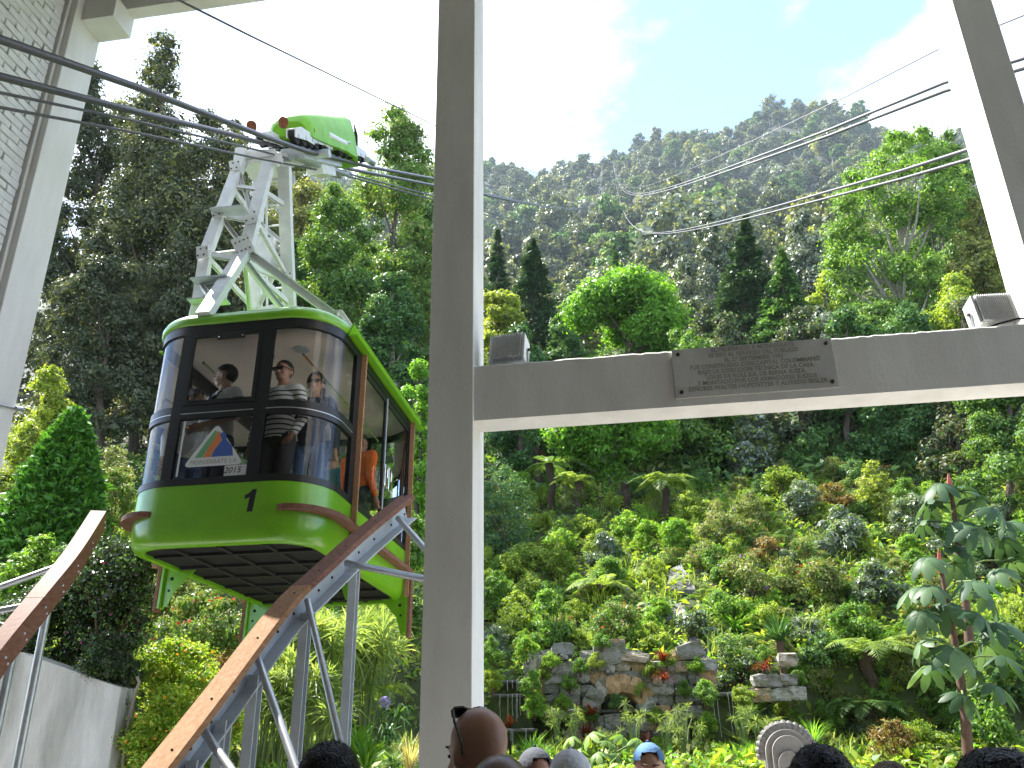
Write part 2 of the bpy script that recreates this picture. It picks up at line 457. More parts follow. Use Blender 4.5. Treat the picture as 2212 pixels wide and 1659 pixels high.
# ================================================================== ROPES
KX = 0.0098
def rope_plane(px, py, X0):
    r = ray(px, py); return CAM + r * (X0 / (r[0] + KX * r[1]))
def rope(name, label, X0, near, abc, r, y_from, n=10, y0=None, y1=600):
    """near: picture points of the first metres; beyond, the sagging curve a + bY + cY2 up to the hill-top tower"""
    pts = [tuple(rope_plane(a, b, X0)) for a, b in near]
    if pts:
        p, q = Vector(pts[0]), Vector(pts[1]); d = (p - q).normalized()
        pts = [tuple(p + d * 6.0)] + pts if y0 is None else pts
    a, b, c = abc
    if y_from is not None:
        ys = [y_from]
        while ys[-1] < y1: ys.append(min(y1, ys[-1] * 1.12 + 1))
        pts += [(X0 - KX * y, y, a + b*y + c*y*y) for y in ys]
    o = MB().tube(pts, r, n).build(name, 'rope_steel', None, smooth=True)
    return tag(o, label, 'cable', 'cableway ropes')
TWZ = float(UY(1306, 338, 600)[2])
def abc(a, b):                                  # curve with the given start and slope that ends at the tower head
    return (a, b, (TWZ - a - b * 600) / 360000.0)
rope('track_rope', 'thick dark track rope uppermost at the left, over the near wheels of the carriage', -3.8, [(0,85),(300,190),(560,291),(660,326),(800,361),(935,386)], abc(3.20,0.652), 0.031, 22)
rope('track_rope', 'second thick dark track rope at the left, under the green carriage cover', -4.2, [(0,165),(300,243),(500,291),(640,330),(760,366),(935,400)], abc(3.388,0.6527), 0.031, 22)
rope('haul_rope', 'upper of the two thin ropes running to the carriage from the left', -4.08, [(0,200),(300,263),(560,325),(690,362)], None or (0,0,0), 0.0125, None, 8)
rope('haul_rope', 'lowest thin rope running to the carriage from the left', -3.98, [(0,232),(300,288),(560,343),(700,370)], None or (0,0,0), 0.0125, None, 8)
rope('haul_rope', 'thin rope leaving the carriage towards the hill, upper one', -4.0, [(748,374),(935,423)], abc(3.60,0.6075), 0.016, 17, 8, y0=1)
rope('haul_rope', 'thin rope leaving the carriage towards the hill, lower one', -4.06, [(745,379),(935,431)], abc(3.55,0.6055), 0.016, 17, 8, y0=1)
rope('signal_wire', 'thin single wire crossing the open sky above the green carriage', -3.0, [(430,22),(540,77)], abc(3.8395,0.6774), 0.009, 7, 6)
rope('track_rope', 'upper of the two thick track ropes passing the bright right column', 4.5, [(2195,130),(2040,178)], abc(3.1441,0.6722), 0.028, 14.5)
rope('track_rope', 'lower of the two thick track ropes passing the bright right column', 4.1, [(2205,148),(2043,195)], abc(2.8992,0.6714), 0.028, 13.3)
rope('haul_rope', 'upper rope of the low pair passing behind the right column', 4.5, [(2085,325),(1950,368)], abc(2.7252,0.6023), 0.026, 15.2)
rope('haul_rope', 'lower rope of the low pair passing behind the right column', 4.5, [(2088,346),(1950,386)], abc(2.5744,0.6022), 0.026, 15.3)
rope('signal_wire', 'thin single wire at the top right above the track ropes', 4.5, [(2212,33),(2020,110)], abc(3.6249,0.6795), 0.010, 13.3, 6)

# ================================================================== CABLE CAR
CAR = Vector((-3.865, 8.8, 3.33)); TILT = R(-1.3)
car = thing('cable_car', 'lime green cable car number 1 hanging from its ropes above the garden', 'cable car', CAR, (TILT, 0, 0), world_space=False)
CARM = Matrix.LocRotScale(CAR, Euler((TILT, 0, 0)), None); CARI = CARM.inverted()
HX, HY, RC = 1.0, 1.70, 0.50
SEG = [HX - RC, RC * math.pi/2, 2*(HY - RC), RC * math.pi/2, 2*(HX - RC), RC * math.pi/2, 2*(HY - RC), RC * math.pi/2, HX - RC]
LT = sum(SEG)
def peri(s, off=0.0):
    """point on the rounded plan of the cabin, s metres round from the middle of the front, off metres inwards"""
    s = s % LT; k = 0
    while s > SEG[k] and k < 8: s -= SEG[k]; k += 1
    cx, cy = HX - RC, HY - RC
    if k == 0: p, n = (s, -HY), (0, -1)
    elif k == 1: a = s/RC; p, n = (cx + RC*math.sin(a), -cy - RC*math.cos(a)), (math.sin(a), -math.cos(a))
    elif k == 2: p, n = (HX, -cy + s), (1, 0)
    elif k == 3: a = s/RC; p, n = (cx + RC*math.cos(a), cy + RC*math.sin(a)), (math.cos(a), math.sin(a))
    elif k == 4: p, n = (cx - s, HY), (0, 1)
    elif k == 5: a = s/RC; p, n = (-cx - RC*math.sin(a), cy + RC*math.cos(a)), (-math.sin(a), math.cos(a))
    elif k == 6: p, n = (-HX, cy - s), (-1, 0)
    elif k == 7: a = s/RC; p, n = (-cx - RC*math.cos(a), -cy - RC*math.sin(a)), (-math.cos(a), -math.sin(a))
    else: p, n = (-cx + s, -HY), (0, -1)
    return p[0] - n[0]*off, p[1] - n[1]*off
def srange(s0, s1, step=0.055):
    n = max(1, int(abs(s1 - s0) / step)); return [s0 + (s1 - s0) * i / n for i in range(n + 1)]
def strip(mb, s0, s1, z0, z1, o0, o1, mi=0, taper=0.0):
    ss = srange(s0, s1); v = []; f = []; n = len(ss)
    for i, s in enumerate(ss):
        oo = o0
        if taper:
            d = min(s - s0, s1 - s); k = min(1.0, d / taper); oo = o1 + (o0 - o1) * math.sqrt(max(0.02, 1 - (1 - k)**2))
        a = peri(s, oo); b = peri(s, o1)
        v += [(a[0], a[1], z0), (a[0], a[1], z1), (b[0], b[1], z1), (b[0], b[1], z0)]
    for i in range(n - 1):
        for j in range(4):
            f.append((i*4+j, (i+1)*4+j, (i+1)*4+(j+1)%4, i*4+(j+1)%4))
    f.append((0,1,2,3)); f.append(tuple((n-1)*4+j for j in (3,2,1,0)))
    return mb.add(v, f, mi)
def sheet(s0, s1, z0, z1, off):
    ss = srange(s0, s1); v = []; f = []
    for s in ss:
        a = peri(s, off); v += [(a[0], a[1], z0), (a[0], a[1], z1)]
    for i in range(len(ss) - 1): f.append((2*i, 2*i+2, 2*i+3, 2*i+1))
    return MB().add(v, f)
def loft(rings, close_top=False, close_bot=False):
    ss = srange(0, LT, 0.06)[:-1]; n = len(ss); v = []; f = []
    for off, z in rings:
        for s in ss:
            a = peri(s, off); v.append((a[0], a[1], z))
    for i in range(len(rings) - 1):
        for j in range(n): f.append((i*n+j, i*n+(j+1)%n, (i+1)*n+(j+1)%n, (i+1)*n+j))
    if close_top: f.append(tuple((len(rings)-1)*n + j for j in range(n)))
    if close_bot: f.append(tuple(range(n))[::-1])
    return MB().add(v, f)
# green tub with a rolled lower edge, dark underframe, floor
tub = loft([(0.150,0.045),(0.148,0.012),(0.110,0.004),(0.060,0.022),(0.026,0.065),(0.008,0.13),(0.0,0.21),(0.0,0.40),(0.0,0.565),(0.012,0.568)]).build('body', 'car_green', car, smooth=True)
loft([(0.151,0.043),(0.06,0.12)]).build('underframe', 'under_black', tub)
loft([(0.155,0.050),(0.155,0.042)], close_bot=False, close_top=True).build('floor_pan', 'under_black', tub)
mb = MB()
for y in (-1.2,-.7,-.2,.3,.8,1.3): mb.box((-.80,y-.025,0.012),(.80,y+.025,0.0395))
for x in (-.45,.0,.45): mb.box((x-.02,-1.5,0.016),(x+.02,1.5,0.0392))
tag(mb.build('floor_rib', 'cabin_floor', tub), kind='stuff')
loft([(0.06,0.085),(0.06,0.10)], close_top=True).build('deck', 'cabin_deck', tub)
loft([(0.055,0.10),(0.055,0.565)]).build('inner_lining', 'cabin_ceiling', tub)
# roof
roof = loft([(0.010,2.262),(-0.018,2.268),(-0.034,2.290),(-0.034,2.325),(-0.010,2.375),(0.05,2.420),(0.15,2.445),(0.40,2.465),(0.62,2.472)], close_top=True).build('roof', 'car_green', car, smooth=True)
loft([(0.045,2.262),(0.10,2.225),(0.5,2.215)], close_top=True).build('ceiling_panel', 'cabin_ceiling', roof)
for (x, y) in ((0.02,-1.02),(0.45,-1.12),(-0.25,0.6),(0.3,0.8)):
    MB().tube([(x,y,2.214),(x,y,2.198)], [0.085,0.080], 20).build('ceiling_speaker', 'steel_grey', roof, smooth=True)
for s in (-1, 1):
    g = MB()
    g.bar((s*1.037,-1.28,2.305),(s*1.037,1.52,2.305),0.018,0.13,(0.35*s,0,1)); g.bar((s*1.070,-1.26,2.245),(s*1.070,1.50,2.245),0.075,0.016)
    g.build('gutter', 'car_green', roof)
    ch = MB().angle((s*0.88,-1.30,2.50),(s*0.88,1.25,2.50),0.10,0.085,0.012)
    for y in (-1.15,-.6,0,.6,1.1): ch.box((s*0.88-.06,y-.05,2.432),(s*0.88+.06,y+.05,2.457))
    ch.build('roof_rail', 'steel_white', roof)
# black window frame
fm = MB()
CE = SEG[0]+SEG[1]
S1, S2 = CE+0.26, CE+0.40          # side post, right
strip(fm, 0, LT, 2.165, 2.2605, -0.006, 0.040); 
frame_top = fm.build('window_band', 'black_frame', car, smooth=True)
strip(m2 := MB(), 0, LT, 0.5655, 0.632, -0.006, 0.040); m2.build('window_band', 'black_frame', car, smooth=True)
def bar_s(name, s0, s1, z0, z1, o0=-0.006, o1=0.040, m='black_frame', taper=0.0, parent=None):
    b = MB(); strip(b, s0, s1, z0, z1, o0, o1, taper=taper); return b.build(name, m, parent or car, smooth=True)
H = LT / 2; DE = CE + 2.40
MID = (1.236, 1.375)
# mullions: front, sides, rear (full height), and middle rails
for a, b in ((-0.565,-0.465),(0.285,0.405),(S1,S2),(DE+.03,DE+.15),(H-0.33,H-0.25),(H+0.25,H+0.33),(LT-DE-.15,LT-DE-.03),(LT-S2,LT-S1)):
    bar_s('mullion', a, b, 0.633, 2.164)
for a, b in ((-0.464,0.284),(0.406,S1-0.001),(-S1+0.001,-0.566),(DE+.151,H-0.331),(H-0.249,H+0.249),(H+0.331,LT-DE-.151)):
    bar_s('middle_rail', a, b, *MID)
    bar_s('rail_trim', a, b, 1.288, 1.296, -0.010, -0.0065, 'galvanised')
    for z0, z1 in ((0.633,1.235),(1.376,2.164)):
        o = sheet(a-.001, b+.001, z0, z1, 0.012).build('window_pane', 'glass', car, smooth=True)
# opening sash of the driver's window, with latch plate
sw = MB()
for a, b, z0, z1 in ((-.463,-.425,1.38,2.16),(.245,.283,1.38,2.16),(-.424,.244,1.38,1.425),(-.424,.244,2.115,2.16)): strip(sw, a, b, z0, z1, -0.012, 0.009)
sw.build('opening_sash', 'black_frame', car)
MB().box((-.19,-1.722,2.075),(.10,-1.71,2.15)).build('latch_plate', 'black_frame', car, bevel=.004)
for x in (-.17, .08): MB().ball((x,-1.724,2.10),0.008).build('rivet', 'chrome', car)
for x in (-.36, .12): MB().box((x-.05,-1.73,1.41),(x+.05,-1.715,1.425)).build('sash_handle', 'black_frame', car)
# thin white edge of the lower pane
MB().box((-0.42,-1.6955,0.66),(-0.402,-1.690,1.22)).build('pane_edge', 'white_print', car)
# doors in both long sides
for side in (1, -1):
    def SS(a, b): return (a, b) if side > 0 else (LT - b, LT - a)
    d0, d1 = S2 + 0.03, DE; dm = (d0 + d1) / 2
    for k, (a, b) in enumerate(((d0, dm - 0.012), (dm + 0.012, d1))):
        a, b = SS(a, b)
        f = MB()
        for c0, c1, z0, z1 in ((a, a+.035, .30, 2.16), (b-.035, b, .30, 2.16), (a+.0351, b-.0351, .30, .36), (a+.0351, b-.0351, 2.10, 2.16)): strip(f, c0, c1, z0, z1, 0.004, 0.032)
        door = f.build('door', 'black_frame', car)
        sheet(a+.035, b-.035, .36, 2.10, 0.018).build('door_pane', 'glass', door)
        c = (b - 0.06) if (k == 0) == (side > 0) else (a + 0.06)
        x, y = peri(c, -0.05); xi, yi = peri(c, 0.006)
        lp = []
        for q in range(25):
            t = 2*math.pi*q/24; lp.append((x, y + 0.048*max(-1, min(1, 1.35*math.cos(t))), 1.16 + 0.135*max(-1, min(1, 1.25*math.sin(t)))))
        MB().tube(lp, 0.0085, 8, cap=False).build('door_handle', 'chrome', door, smooth=True)
        pg = MB()
        for zz in (1.06, 1.26): pg.tube([(x, y, zz), (xi, yi, zz)], 0.006, 6)
        tag(pg.build('handle_peg', 'chrome', door), kind='stuff')
    a, b = SS(dm - 0.011, dm + 0.011); bar_s('door_seal', a, b, .30, 2.16, -0.004, 0.03, 'steel_grey')
    for w0, w1 in ((S2 - 0.002, S2 + 0.028), (DE+.002, DE+.029)):
        a, b = SS(w0, w1); bar_s('wood_strip', a, b, 0.02, 2.255, -0.062, -0.0065, 'wood_new')
    a, b = SS(0.62, H - 0.66); bar_s('bumper_rail', a, b, 0.285, 0.335, -0.105, -0.0005, 'wood_old', taper=0.35)
    # sliding shoes under the cabin: perforated green plate with a wooden fender
    for y, zb in ((-0.62, -0.34), (1.36, -0.40)):
        M = Matrix(((0,0,1,0),(1,0,0,y),(0,1,0,0),(0,0,0,1)))
        g = MB()
        pl = [(0.0,0.21),(-0.0,-0.36),(0.035,zb),(0.06,zb),(0.12,-.20),(0.33,0.02),(0.36,0.10),(0.36,0.21)]
        M2 = Matrix.Translation((side*0.885,y,0)) @ Matrix.Rotation(R(90),4,'X')
        pp = [(side*(0.115-p[0]*0.95), p[1]) for p in pl]
        if side < 0: pp = pp[::-1]
        g.prism(pp, 0.014, M2)
        sh = g.build('slide_bracket', 'car_green', car)
        MB().box((side*1.013 - 0.012, y-.045, zb-.02),(side*1.013 + 0.012, y+.045, 0.18)).build('bracket_flange', 'car_green', sh)
        MB().box((side*1.047 - 0.021, y-.05, zb-.05),(side*1.047 + 0.021, y+.05, 0.24)).build('wood_fender', 'wood_old', sh, bevel=0.008)
        for q, (u, w, r0) in enumerate(((.10,.08,.028),(.19,.075,.022),(.08,-.06,.02),(.065,-.18,.014))):
            MB().tube([(side*(0.885+.115-u*.95), y-.0085, w),(side*(0.885+.115-u*.95), y+.0085, w)], r0, 10).build('bracket_hole', 'under_black', sh)
# number and window sticker
FR = Matrix.Rotation(R(90), 4, 'X')
MB().prism([(p[0]*1.0 + .10*p[1], p[1]) for p in ((-.018,-.105),(.036,-.105),(.036,.105),(-.006,.105),(-.018,.082),(-.046,.062),(-.066,.056),(-.066,.014),(-.040,.022),(-.018,.036))], 0.002, Matrix.Translation((0.365,-1.7012,0.385)) @ FR).build('number', 'black_print', car)
for nm, c in (('logo_green',(0.14,0.36,0.17)),('logo_orange',(0.62,0.20,0.06)),('logo_blue',(0.045,0.10,0.36))): mat(nm, c, 0.5, var=0.02)
SY = -1.7 + 0.006
def flat(poly, y, m, name, parent):
    return MB().prism([(x, z) for x, z in poly], 0.0012, Matrix.Translation((0, y, 0)) @ FR).build(name, m, parent)
def rounded(poly, r, n=5):
    out = []
    k = len(poly)
    for i in range(k):
        p = Vector(poly[i]); a = (Vector(poly[i-1]) - p).normalized(); b = (Vector(poly[(i+1)%k]) - p).normalized()
        for j in range(n):
            t = j/(n-1); q = (p + a*r)*(1-t)**2 + p*2*t*(1-t) + (p + b*r)*t*t; out.append(tuple(q))
    return out
TRI = [(-0.365,0.745),(0.245,0.745),(-0.070,1.175)]
st = flat(rounded(TRI, 0.07), SY, 'white_print', 'window_sticker', car)
flat([(-0.255,0.835),(-0.175,0.835),(-0.055,1.085),(-0.085,1.105)], SY-.0016, 'logo_green', 'sticker_band', st)
flat([(-0.170,0.835),(-0.095,0.835),(-0.070,0.90),(-0.005,1.0),(-0.038,1.09),(-0.052,1.085)], SY-.0016, 'logo_orange', 'sticker_band', st)
flat([(-0.090,0.835),(0.130,0.835),(0.110,0.93),(0.045,1.0),(0.035,1.06),(-0.005,1.08),(-0.030,1.06),(0.000,1.0),(-0.065,0.90)], SY-.0016, 'logo_blue', 'sticker_band', st)
text_mesh('MONSERRATE S.A', 0.062, Matrix.Translation((-0.060,SY-.0018,0.786)) @ FR @ Matrix.Diagonal((0.95,1,1,1)), 'letter_dark', st, 'sticker_text', extrude=.0006)
text_mesh('TELEFERICO A', 0.058, Matrix.Translation((-0.245,SY-.0018,0.965)) @ FR @ Matrix.Rotation(R(54.5),4,'Z') @ Matrix.Diagonal((0.9,1,1,1)), 'letter_dark', st, 'sticker_text', extrude=.0006)
text_mesh('1955', 0.085, Matrix.Translation((-0.190,SY,0.685)) @ FR, 'black_print', car, 'year_lettering', extrude=.0006, shear=0.25)
text_mesh('2015', 0.085, Matrix.Translation((0.140,SY,0.690)) @ FR, 'black_print', car, 'year_lettering', extrude=.0006, shear=0.25)
MB().box((0.06,SY+.003,0.64),(0.28,SY+.005,0.74)).build('year_label', 'white_print', car)
for s in (-1, 1):      # grab rails inside
    MB().tube([(s*.55,-1.3,2.05),(s*.55,1.3,2.05)], 0.014, 8).build('grab_rail', 'chrome', car, smooth=True)

# ---- hanger (nodes measured on the photograph, put into the car's own space)
def Zp(zx, zy): return ((440 + zx*0.33155)*0.8848, (250 + zy*0.33155)*0.8848)
def HN(zx, zy, X): return CARI @ Vector(UX(*Zp(zx, zy), X))
XL, XT, XR = -4.58, -4.24, -4.08
LLn = [HN(452,345,XL), HN(432,470,XL), HN(190,1110,XL), HN(128,1545,XL)]
TRn = [HN(655,430,XT), HN(485,1085,XT), HN(195,1535,XT)]
RRn = [HN(768,480,XR), HN(780,920,XR), HN(800,1400,XR)]
LRn = [HN(600,470,XL+.02) , HN(560,990,XL+.02), HN(560,1470,XL+.02)]
def lerp_line(nodes, zy_list, t):
    return None
def down(a, b, z=2.37):
    k = (z - b.z) / (b.z - a.z); return b + (b - a) * k
hg = MB(); up = (0,1,0)
def leg(nodes, w, h):
    b = MB(); n = nodes[:-1] + [down(nodes[-2], nodes[-1])]
    for p, q in zip(n[:-1], n[1:]): b.bar(p, q, h, w, (0,1,0.0))
    return b
hanger = leg(TRn, 0.085, 0.15).build('hanger_leg', 'steel_white', car)
leg(LLn, 0.08, 0.13).build('hanger_leg', 'steel_white', car)
leg(RRn, 0.085, 0.15).build('hanger_leg', 'steel_white', car)
leg(LRn, 0.08, 0.13).build('hanger_leg', 'steel_white', car)
def on(nodes, z):
    """point of a leg at height z"""
    for p, q in zip(nodes[:-1], nodes[1:]):
        if min(p.z, q.z) <= z <= max(p.z, q.z): return p.lerp(q, (z - p.z) / (q.z - p.z))
    return nodes[0] if z > nodes[0].z else down(nodes[-2], nodes[-1], z)
zt = TRn[0].z; zg = TRn[1].z; zb = 2.50
def brace(p, q, w=0.05, h=0.05):
    return MB().angle(p, q, w, h, 0.008, (1,0.2,0)).build('hanger_brace', 'steel_white', car)
lv = [zb + (zt - zb) * k for k in (0.10, 0.20, 0.345, 0.60, 0.80)]
for z in lv: brace(on(LLn, z + .02), on(TRn, z), 0.07, 0.035)
for z in (lv[0], lv[2], lv[3]): brace(on(LRn, z), on(RRn, z), 0.06, 0.035)
for z in (lv[2], lv[4]): brace(on(TRn, z), on(RRn, z), 0.06, 0.04); brace(on(LLn, z), on(LRn, z), 0.06, 0.04)
brace(on(LLn, zt*.97), on(TRn, lv[3]), 0.06, 0.05); brace(on(LLn, lv[3]), on(TRn, zg), 0.06, 0.05)
brace(on(LLn, lv[2]), on(TRn, lv[2] + .18)); brace(on(TRn, lv[3]+.05), on(RRn, lv[2]+.28), 0.06, 0.05)
brace(on(RRn, lv[2]+.26), on(TRn, lv[2]-.02), 0.07, 0.05); brace(on(TRn, zg-.05), on(LRn, zb+.05), 0.06, 0.05)
brace(on(LLn, lv[1]), on(TRn, zb+.1)); brace(on(LRn, lv[1]), on(RRn, zb+.1)); brace(on(LRn, lv[2]), on(RRn, lv[3]))
brace(on(LRn, lv[4]), on(RRn, lv[3]))
# long struts to the roof edges
for s in (1, -1):
    foot = Vector((s*0.88, -1.12, 2.50))
    MB().angle(on(TRn if s > 0 else LLn, zg-.02), foot, 0.07, 0.09, 0.012, (0,0,1)).build('hanger_strut', 'steel_white', car)
MB().angle(on(RRn, lv[2]), Vector((0.75, 0.55, 2.50)), 0.06, 0.07, 0.01).build('hanger_strut', 'steel_white', car)
MB().angle(on(TRn, zg-.15), Vector((0.35, -0.45, 2.47)), 0.06, 0.06, 0.01).build('hanger_strut', 'steel_white', car)
# gusset plates with bolt heads
def gusset(c, w, h, tiltz, nb):
    M = Matrix.Translation(c) @ Matrix.Rotation(R(8),4,'Z') @ Matrix.Rotation(R(90),4,'X') @ Matrix.Rotation(tiltz,4,'Z')
    g = MB().prism([(-w/2,-h/2),(w/2,-h/2),(w/2,h/2),(-w/2,h/2)], 0.014, M).build('gusset_plate', 'steel_white', car)
    b = MB()
    for i in range(nb):
        p = M @ Vector((-w/2 + w*(i+.5)/nb, (0.25 if i % 2 else -0.25)*h, 0.009)); b.ball(p, 0.011, 6, 4)
    tag(b.build('bolt_head', 'bolt_dark', g), kind='stuff')
gusset(on(TRn, zg) + Vector((0,-.085,0)), 0.20, 0.26, R(28), 8)
gusset(on(LLn, lv[2]) + Vector((0,-.075,0)), 0.13, 0.16, R(10), 4)
gusset(on(LLn, lv[3]) + Vector((0,-.075,0)), 0.13, 0.16, R(20), 4)
gusset(on(TRn, lv[3]) + Vector((0,-.085,0)), 0.15, 0.18, R(20), 4)
gusset(on(LLn, zt*.965) + Vector((0,-.075,0)), 0.13, 0.16, R(15), 4)
gusset(on(RRn, lv[2]+.27) + Vector((0.0,-.085,0)), 0.14, 0.18, 0, 4)
# solid panels, cabinet and ladder
p0, p1 = on(LLn, lv[0]), on(TRn, lv[1])
MB().box((min(p0.x,p1.x)+.03, p0.y-.02, lv[0]+.02), (max(p0.x,p1.x)-.02, p0.y, lv[1]-.02)).build('step_panel', 'steel_white', car)
for z in (lv[0], lv[1], lv[3]): 
    a = on(LLn, z); b = on(TRn, z); MB().box((a.x-.05, a.y-.16, z-.012), (b.x+.02, a.y+.02, z+.006)).build('step', 'steel_grey', car)
cbx = on(RRn, lv[3]); MB().box((cbx.x-.36, cbx.y-.10, lv[2]+.30), (cbx.x-.14, cbx.y+.06, lv[3]+.12)).build('control_cabinet', 'steel_white', car, bevel=.01)
la = on(RRn, zb); lb = on(RRn, zt)
for dx in (-.36, -.06): MB().tube([la + Vector((dx,.10,-.05)), lb + Vector((dx*.75,.10,-.1))], 0.016, 8).build('ladder_rail', 'steel_white', car)
for i in range(10):
    t = (i+.5)/10; c = la.lerp(lb, t); k = 1 - .25*t
    MB().tube([c + Vector((-.36*k,.10,0)), c + Vector((-.06*k,.10,0))], 0.012, 6).build('ladder_rung', 'steel_white', car)
# top head of the hanger
hc = (on(LLn, zt) + on(TRn, zt)) / 2
M = Matrix.Translation((hc.x+.02, hc.y+.08, zt+.03)) @ Matrix.Rotation(R(90),4,'X')
for dy in (-.11, .30):
    M = Matrix.Translation((hc.x+.05, hc.y+.12+dy, zt+.02)) @ Matrix.Rotation(R(90),4,'X')
    MB().prism([(-.29,-.20),(-.25,.10),(-.14,.16),(.14,.12),(.30,.02),(.32,-.10),(.26,-.16),(.05,-.04),(-.12,-.06),(-.20,-.26)], 0.02, M).build('hanger_head', 'steel_white', car, bevel=.004)
MB().box((hc.x-.22, hc.y-.02, zt+.02), (hc.x+.26, hc.y+.44, zt+.13)).build('hanger_head', 'steel_white', car, bevel=.01)

# ---- carriage on the track ropes
pa = Vector(rope_plane(600, 306, -3.8)); pb = Vector(rope_plane(800, 361, -3.8))
rd = (pb - pa).normalized(); ru = Vector((1,0,0)).cross(rd).normalized()
RM = Matrix(((1,0,0,0),(0,rd.y,ru.y,0),(0,rd.z,ru.z,0),(0,0,0,1)))       # local y along the rope, z off the rope
mid = pa.lerp(pb, 0.5); mid.x = -4.0 - KX*9
CM = CARI @ Matrix.Translation(mid) @ RM
def cm(p): return CM @ Vector(p)
def cover_ring(y, w, z0, z1, rr_):
    P = []
    for (x, z) in ((-w,z0),(-w*1.0,z0+(z1-z0)*.55),(-w*.86,z1-rr_*.55),(-w*.62,z1),( 0,z1+.015),(w*.62,z1),(w*.86,z1-rr_*.55),(w,z0+(z1-z0)*.55),(w,z0)): P.append((x,y,z))
    return P
rings = [(-.98,.22,.20,.36,.06),(-.93,.27,.17,.42,.07),(-.83,.285,.15,.46,.08),(-.3,.30,.12,.53,.09),(.45,.30,.10,.60,.1),(.90,.295,.05,.66,.1),(1.00,.275,.02,.66,.1),(1.28,.19,-.02,.57,.1),(1.46,.13,-.03,.42,.1),(1.52,.09,.0,.30,.1)]
v = []; f = []
for r_ in rings: v += [cm(p) for p in cover_ring(*r_)]
for i in range(len(rings)-1):
    for j in range(9): f.append((i*9+j, i*9+(j+1)%9, (i+1)*9+(j+1)%9, (i+1)*9+j))
f.append(tuple(range(9))); f.append(tuple((len(rings)-1)*9+j for j in range(9))[::-1])
cover = MB().add(v, f).build('carriage_cover', 'trolley_green', car, smooth=True)
for s in (-1, 1):
    for e in ([(.278,1.02,.55),(.268,1.08,.40),(.252,1.135,.22)], [(.214,1.23,.50),(.196,1.30,.36),(.170,1.37,.18)]):
        MB().tube([cm((s*x, y, z)) for x, y, z in e], [0.008, .030, .006], 6).build('cover_slot', 'black_frame', cover)
for sx in (0.2, -0.2):
    for g0 in (-1.42, -0.72, 0.28, .92):
        pl = MB()
        for dx in (-.055, .055):
            poly = [(-.36,.10),(-.32,.21),(-.10,.25),(.30,.20),(.36,.12),(.30,.07),(.05,.10)]
            Mx = CM @ Matrix.Translation((sx+dx, g0+.3, 0)) @ Matrix(((0,0,1,0),(1,0,0,0),(0,1,0,0),(0,0,0,1)))
            pl.prism(poly, 0.012, Mx)
        bog = pl.build('bogie_plate', 'steel_white', car)
        tag(bog, kind=None)
        for q in (-.24, .02, .26):
            MB().tube([cm((sx-.035, g0+.3+q, .125)), cm((sx+.035, g0+.3+q, .125))], 0.095, 16).build('wheel', 'rubber', bog, smooth=True)
            MB().tube([cm((sx-.068, g0+.3+q, .125)), cm((sx+.068, g0+.3+q, .125))], 0.028, 10).build('axle', 'galvanised', bog, smooth=True)
    for g0 in (-1.62, -.72):
        if sx > 0 or g0 < -1: MB().tube([cm((sx+.0, g0-.05, .24)), cm((sx+.04, g0-.14, .25))], 0.06, 14).build('rusty_buffer', 'rust', car, smooth=True)
    MB().tube([cm((sx+.07, -.3, .26)), cm((sx+.07, .45, .21))], 0.045, 12).build('brake_cylinder', 'aluminium', car, smooth=True)
    MB().tube([cm((sx+.09, .42, .22)), cm((sx+.09, .62, .24))], 0.02, 8).build('brake_rod', 'galvanised', car, smooth=True)
MB().box((-.16,-.95,-.10),(.16,.55,.05), M=CM).build('carriage_beam', 'steel_grey', car, bevel=.01)
MB().box((-.12,-.2,-.24),(.12,.35,-.10), M=CM).build('carriage_beam', 'steel_white', car, bevel=.01)
for sx in (-.08, .06):
    MB().tube([cm((sx,-1.1,-.09)), cm((sx,-.6,-.10)), cm((sx,.9,-.16)), cm((sx,1.15,-.18))], [.02,.045,.045,.02], 10).build('rope_socket', 'galvanised', car, smooth=True)
MB().tube([cm((-.36,-.55,-.02)), cm((.36,-.55,-.02))], 0.06, 14).build('pivot_pin', 'steel_grey', car, smooth=True)
hp = Vector((hc.x+.05, hc.y+.2, zt+.08)); MB().bar(hp, cm((0,-.55,-.02)), 0.2, 0.16, (1,0,0)).build('hanger_neck', 'steel_white', car)
MB().tube([cm((.33,1.30,.05)), cm((.33,1.62,.02))], 0.05, 10).build('lamp', 'galvanised', car, smooth=True)
MB().tube([cm((-.30,1.30,.05)), cm((-.30,1.62,.02))], 0.05, 10).build('lamp', 'galvanised', car, smooth=True)

# ================================================================== LANDING GUIDES
def sweep(pts, prof, mb, mi=0):
    """prof: list of (side, up) corners swept along pts"""
    pts = [Vector(p) for p in pts]; k = len(pts); n = len(prof); v = []; f = []
    for i, p in enumerate(pts):
        t = (pts[min(i+1,k-1)] - pts[max(i-1,0)]).normalized()
        s = t.cross(Vector((0,0,1))).normalized(); u = s.cross(t).normalized()
        for a, b in prof: v.append(p + s*a + u*b)
    for i in range(k-1):
        for j in range(n): f.append((i*n+j, (i+1)*n+j, (i+1)*n+(j+1)%n, i*n+(j+1)%n))
    f.append(tuple(range(n))); f.append(tuple((k-1)*n+j for j in range(n))[::-1])
    return mb.add(v, f, mi)
def spline(nodes, n=8):
    P = [Vector(p) for p in nodes]; out = []
    for i in range(len(P)-1):
        a = P[max(i-1,0)]; b = P[i]; c = P[i+1]; d = P[min(i+2,len(P)-1)]
        for j in range(n):
            t = j/n; out.append(0.5*((2*b) + (c-a)*t + (2*a-5*b+4*c-d)*t*t + (-a+3*b-3*c+d)*t**3))
    out.append(P[-1]); return out
gr = thing('landing_guide', 'curved timber topped steel landing guide rising in front of the cable car', 'guide rail', (-2.7, 5.5, 0))
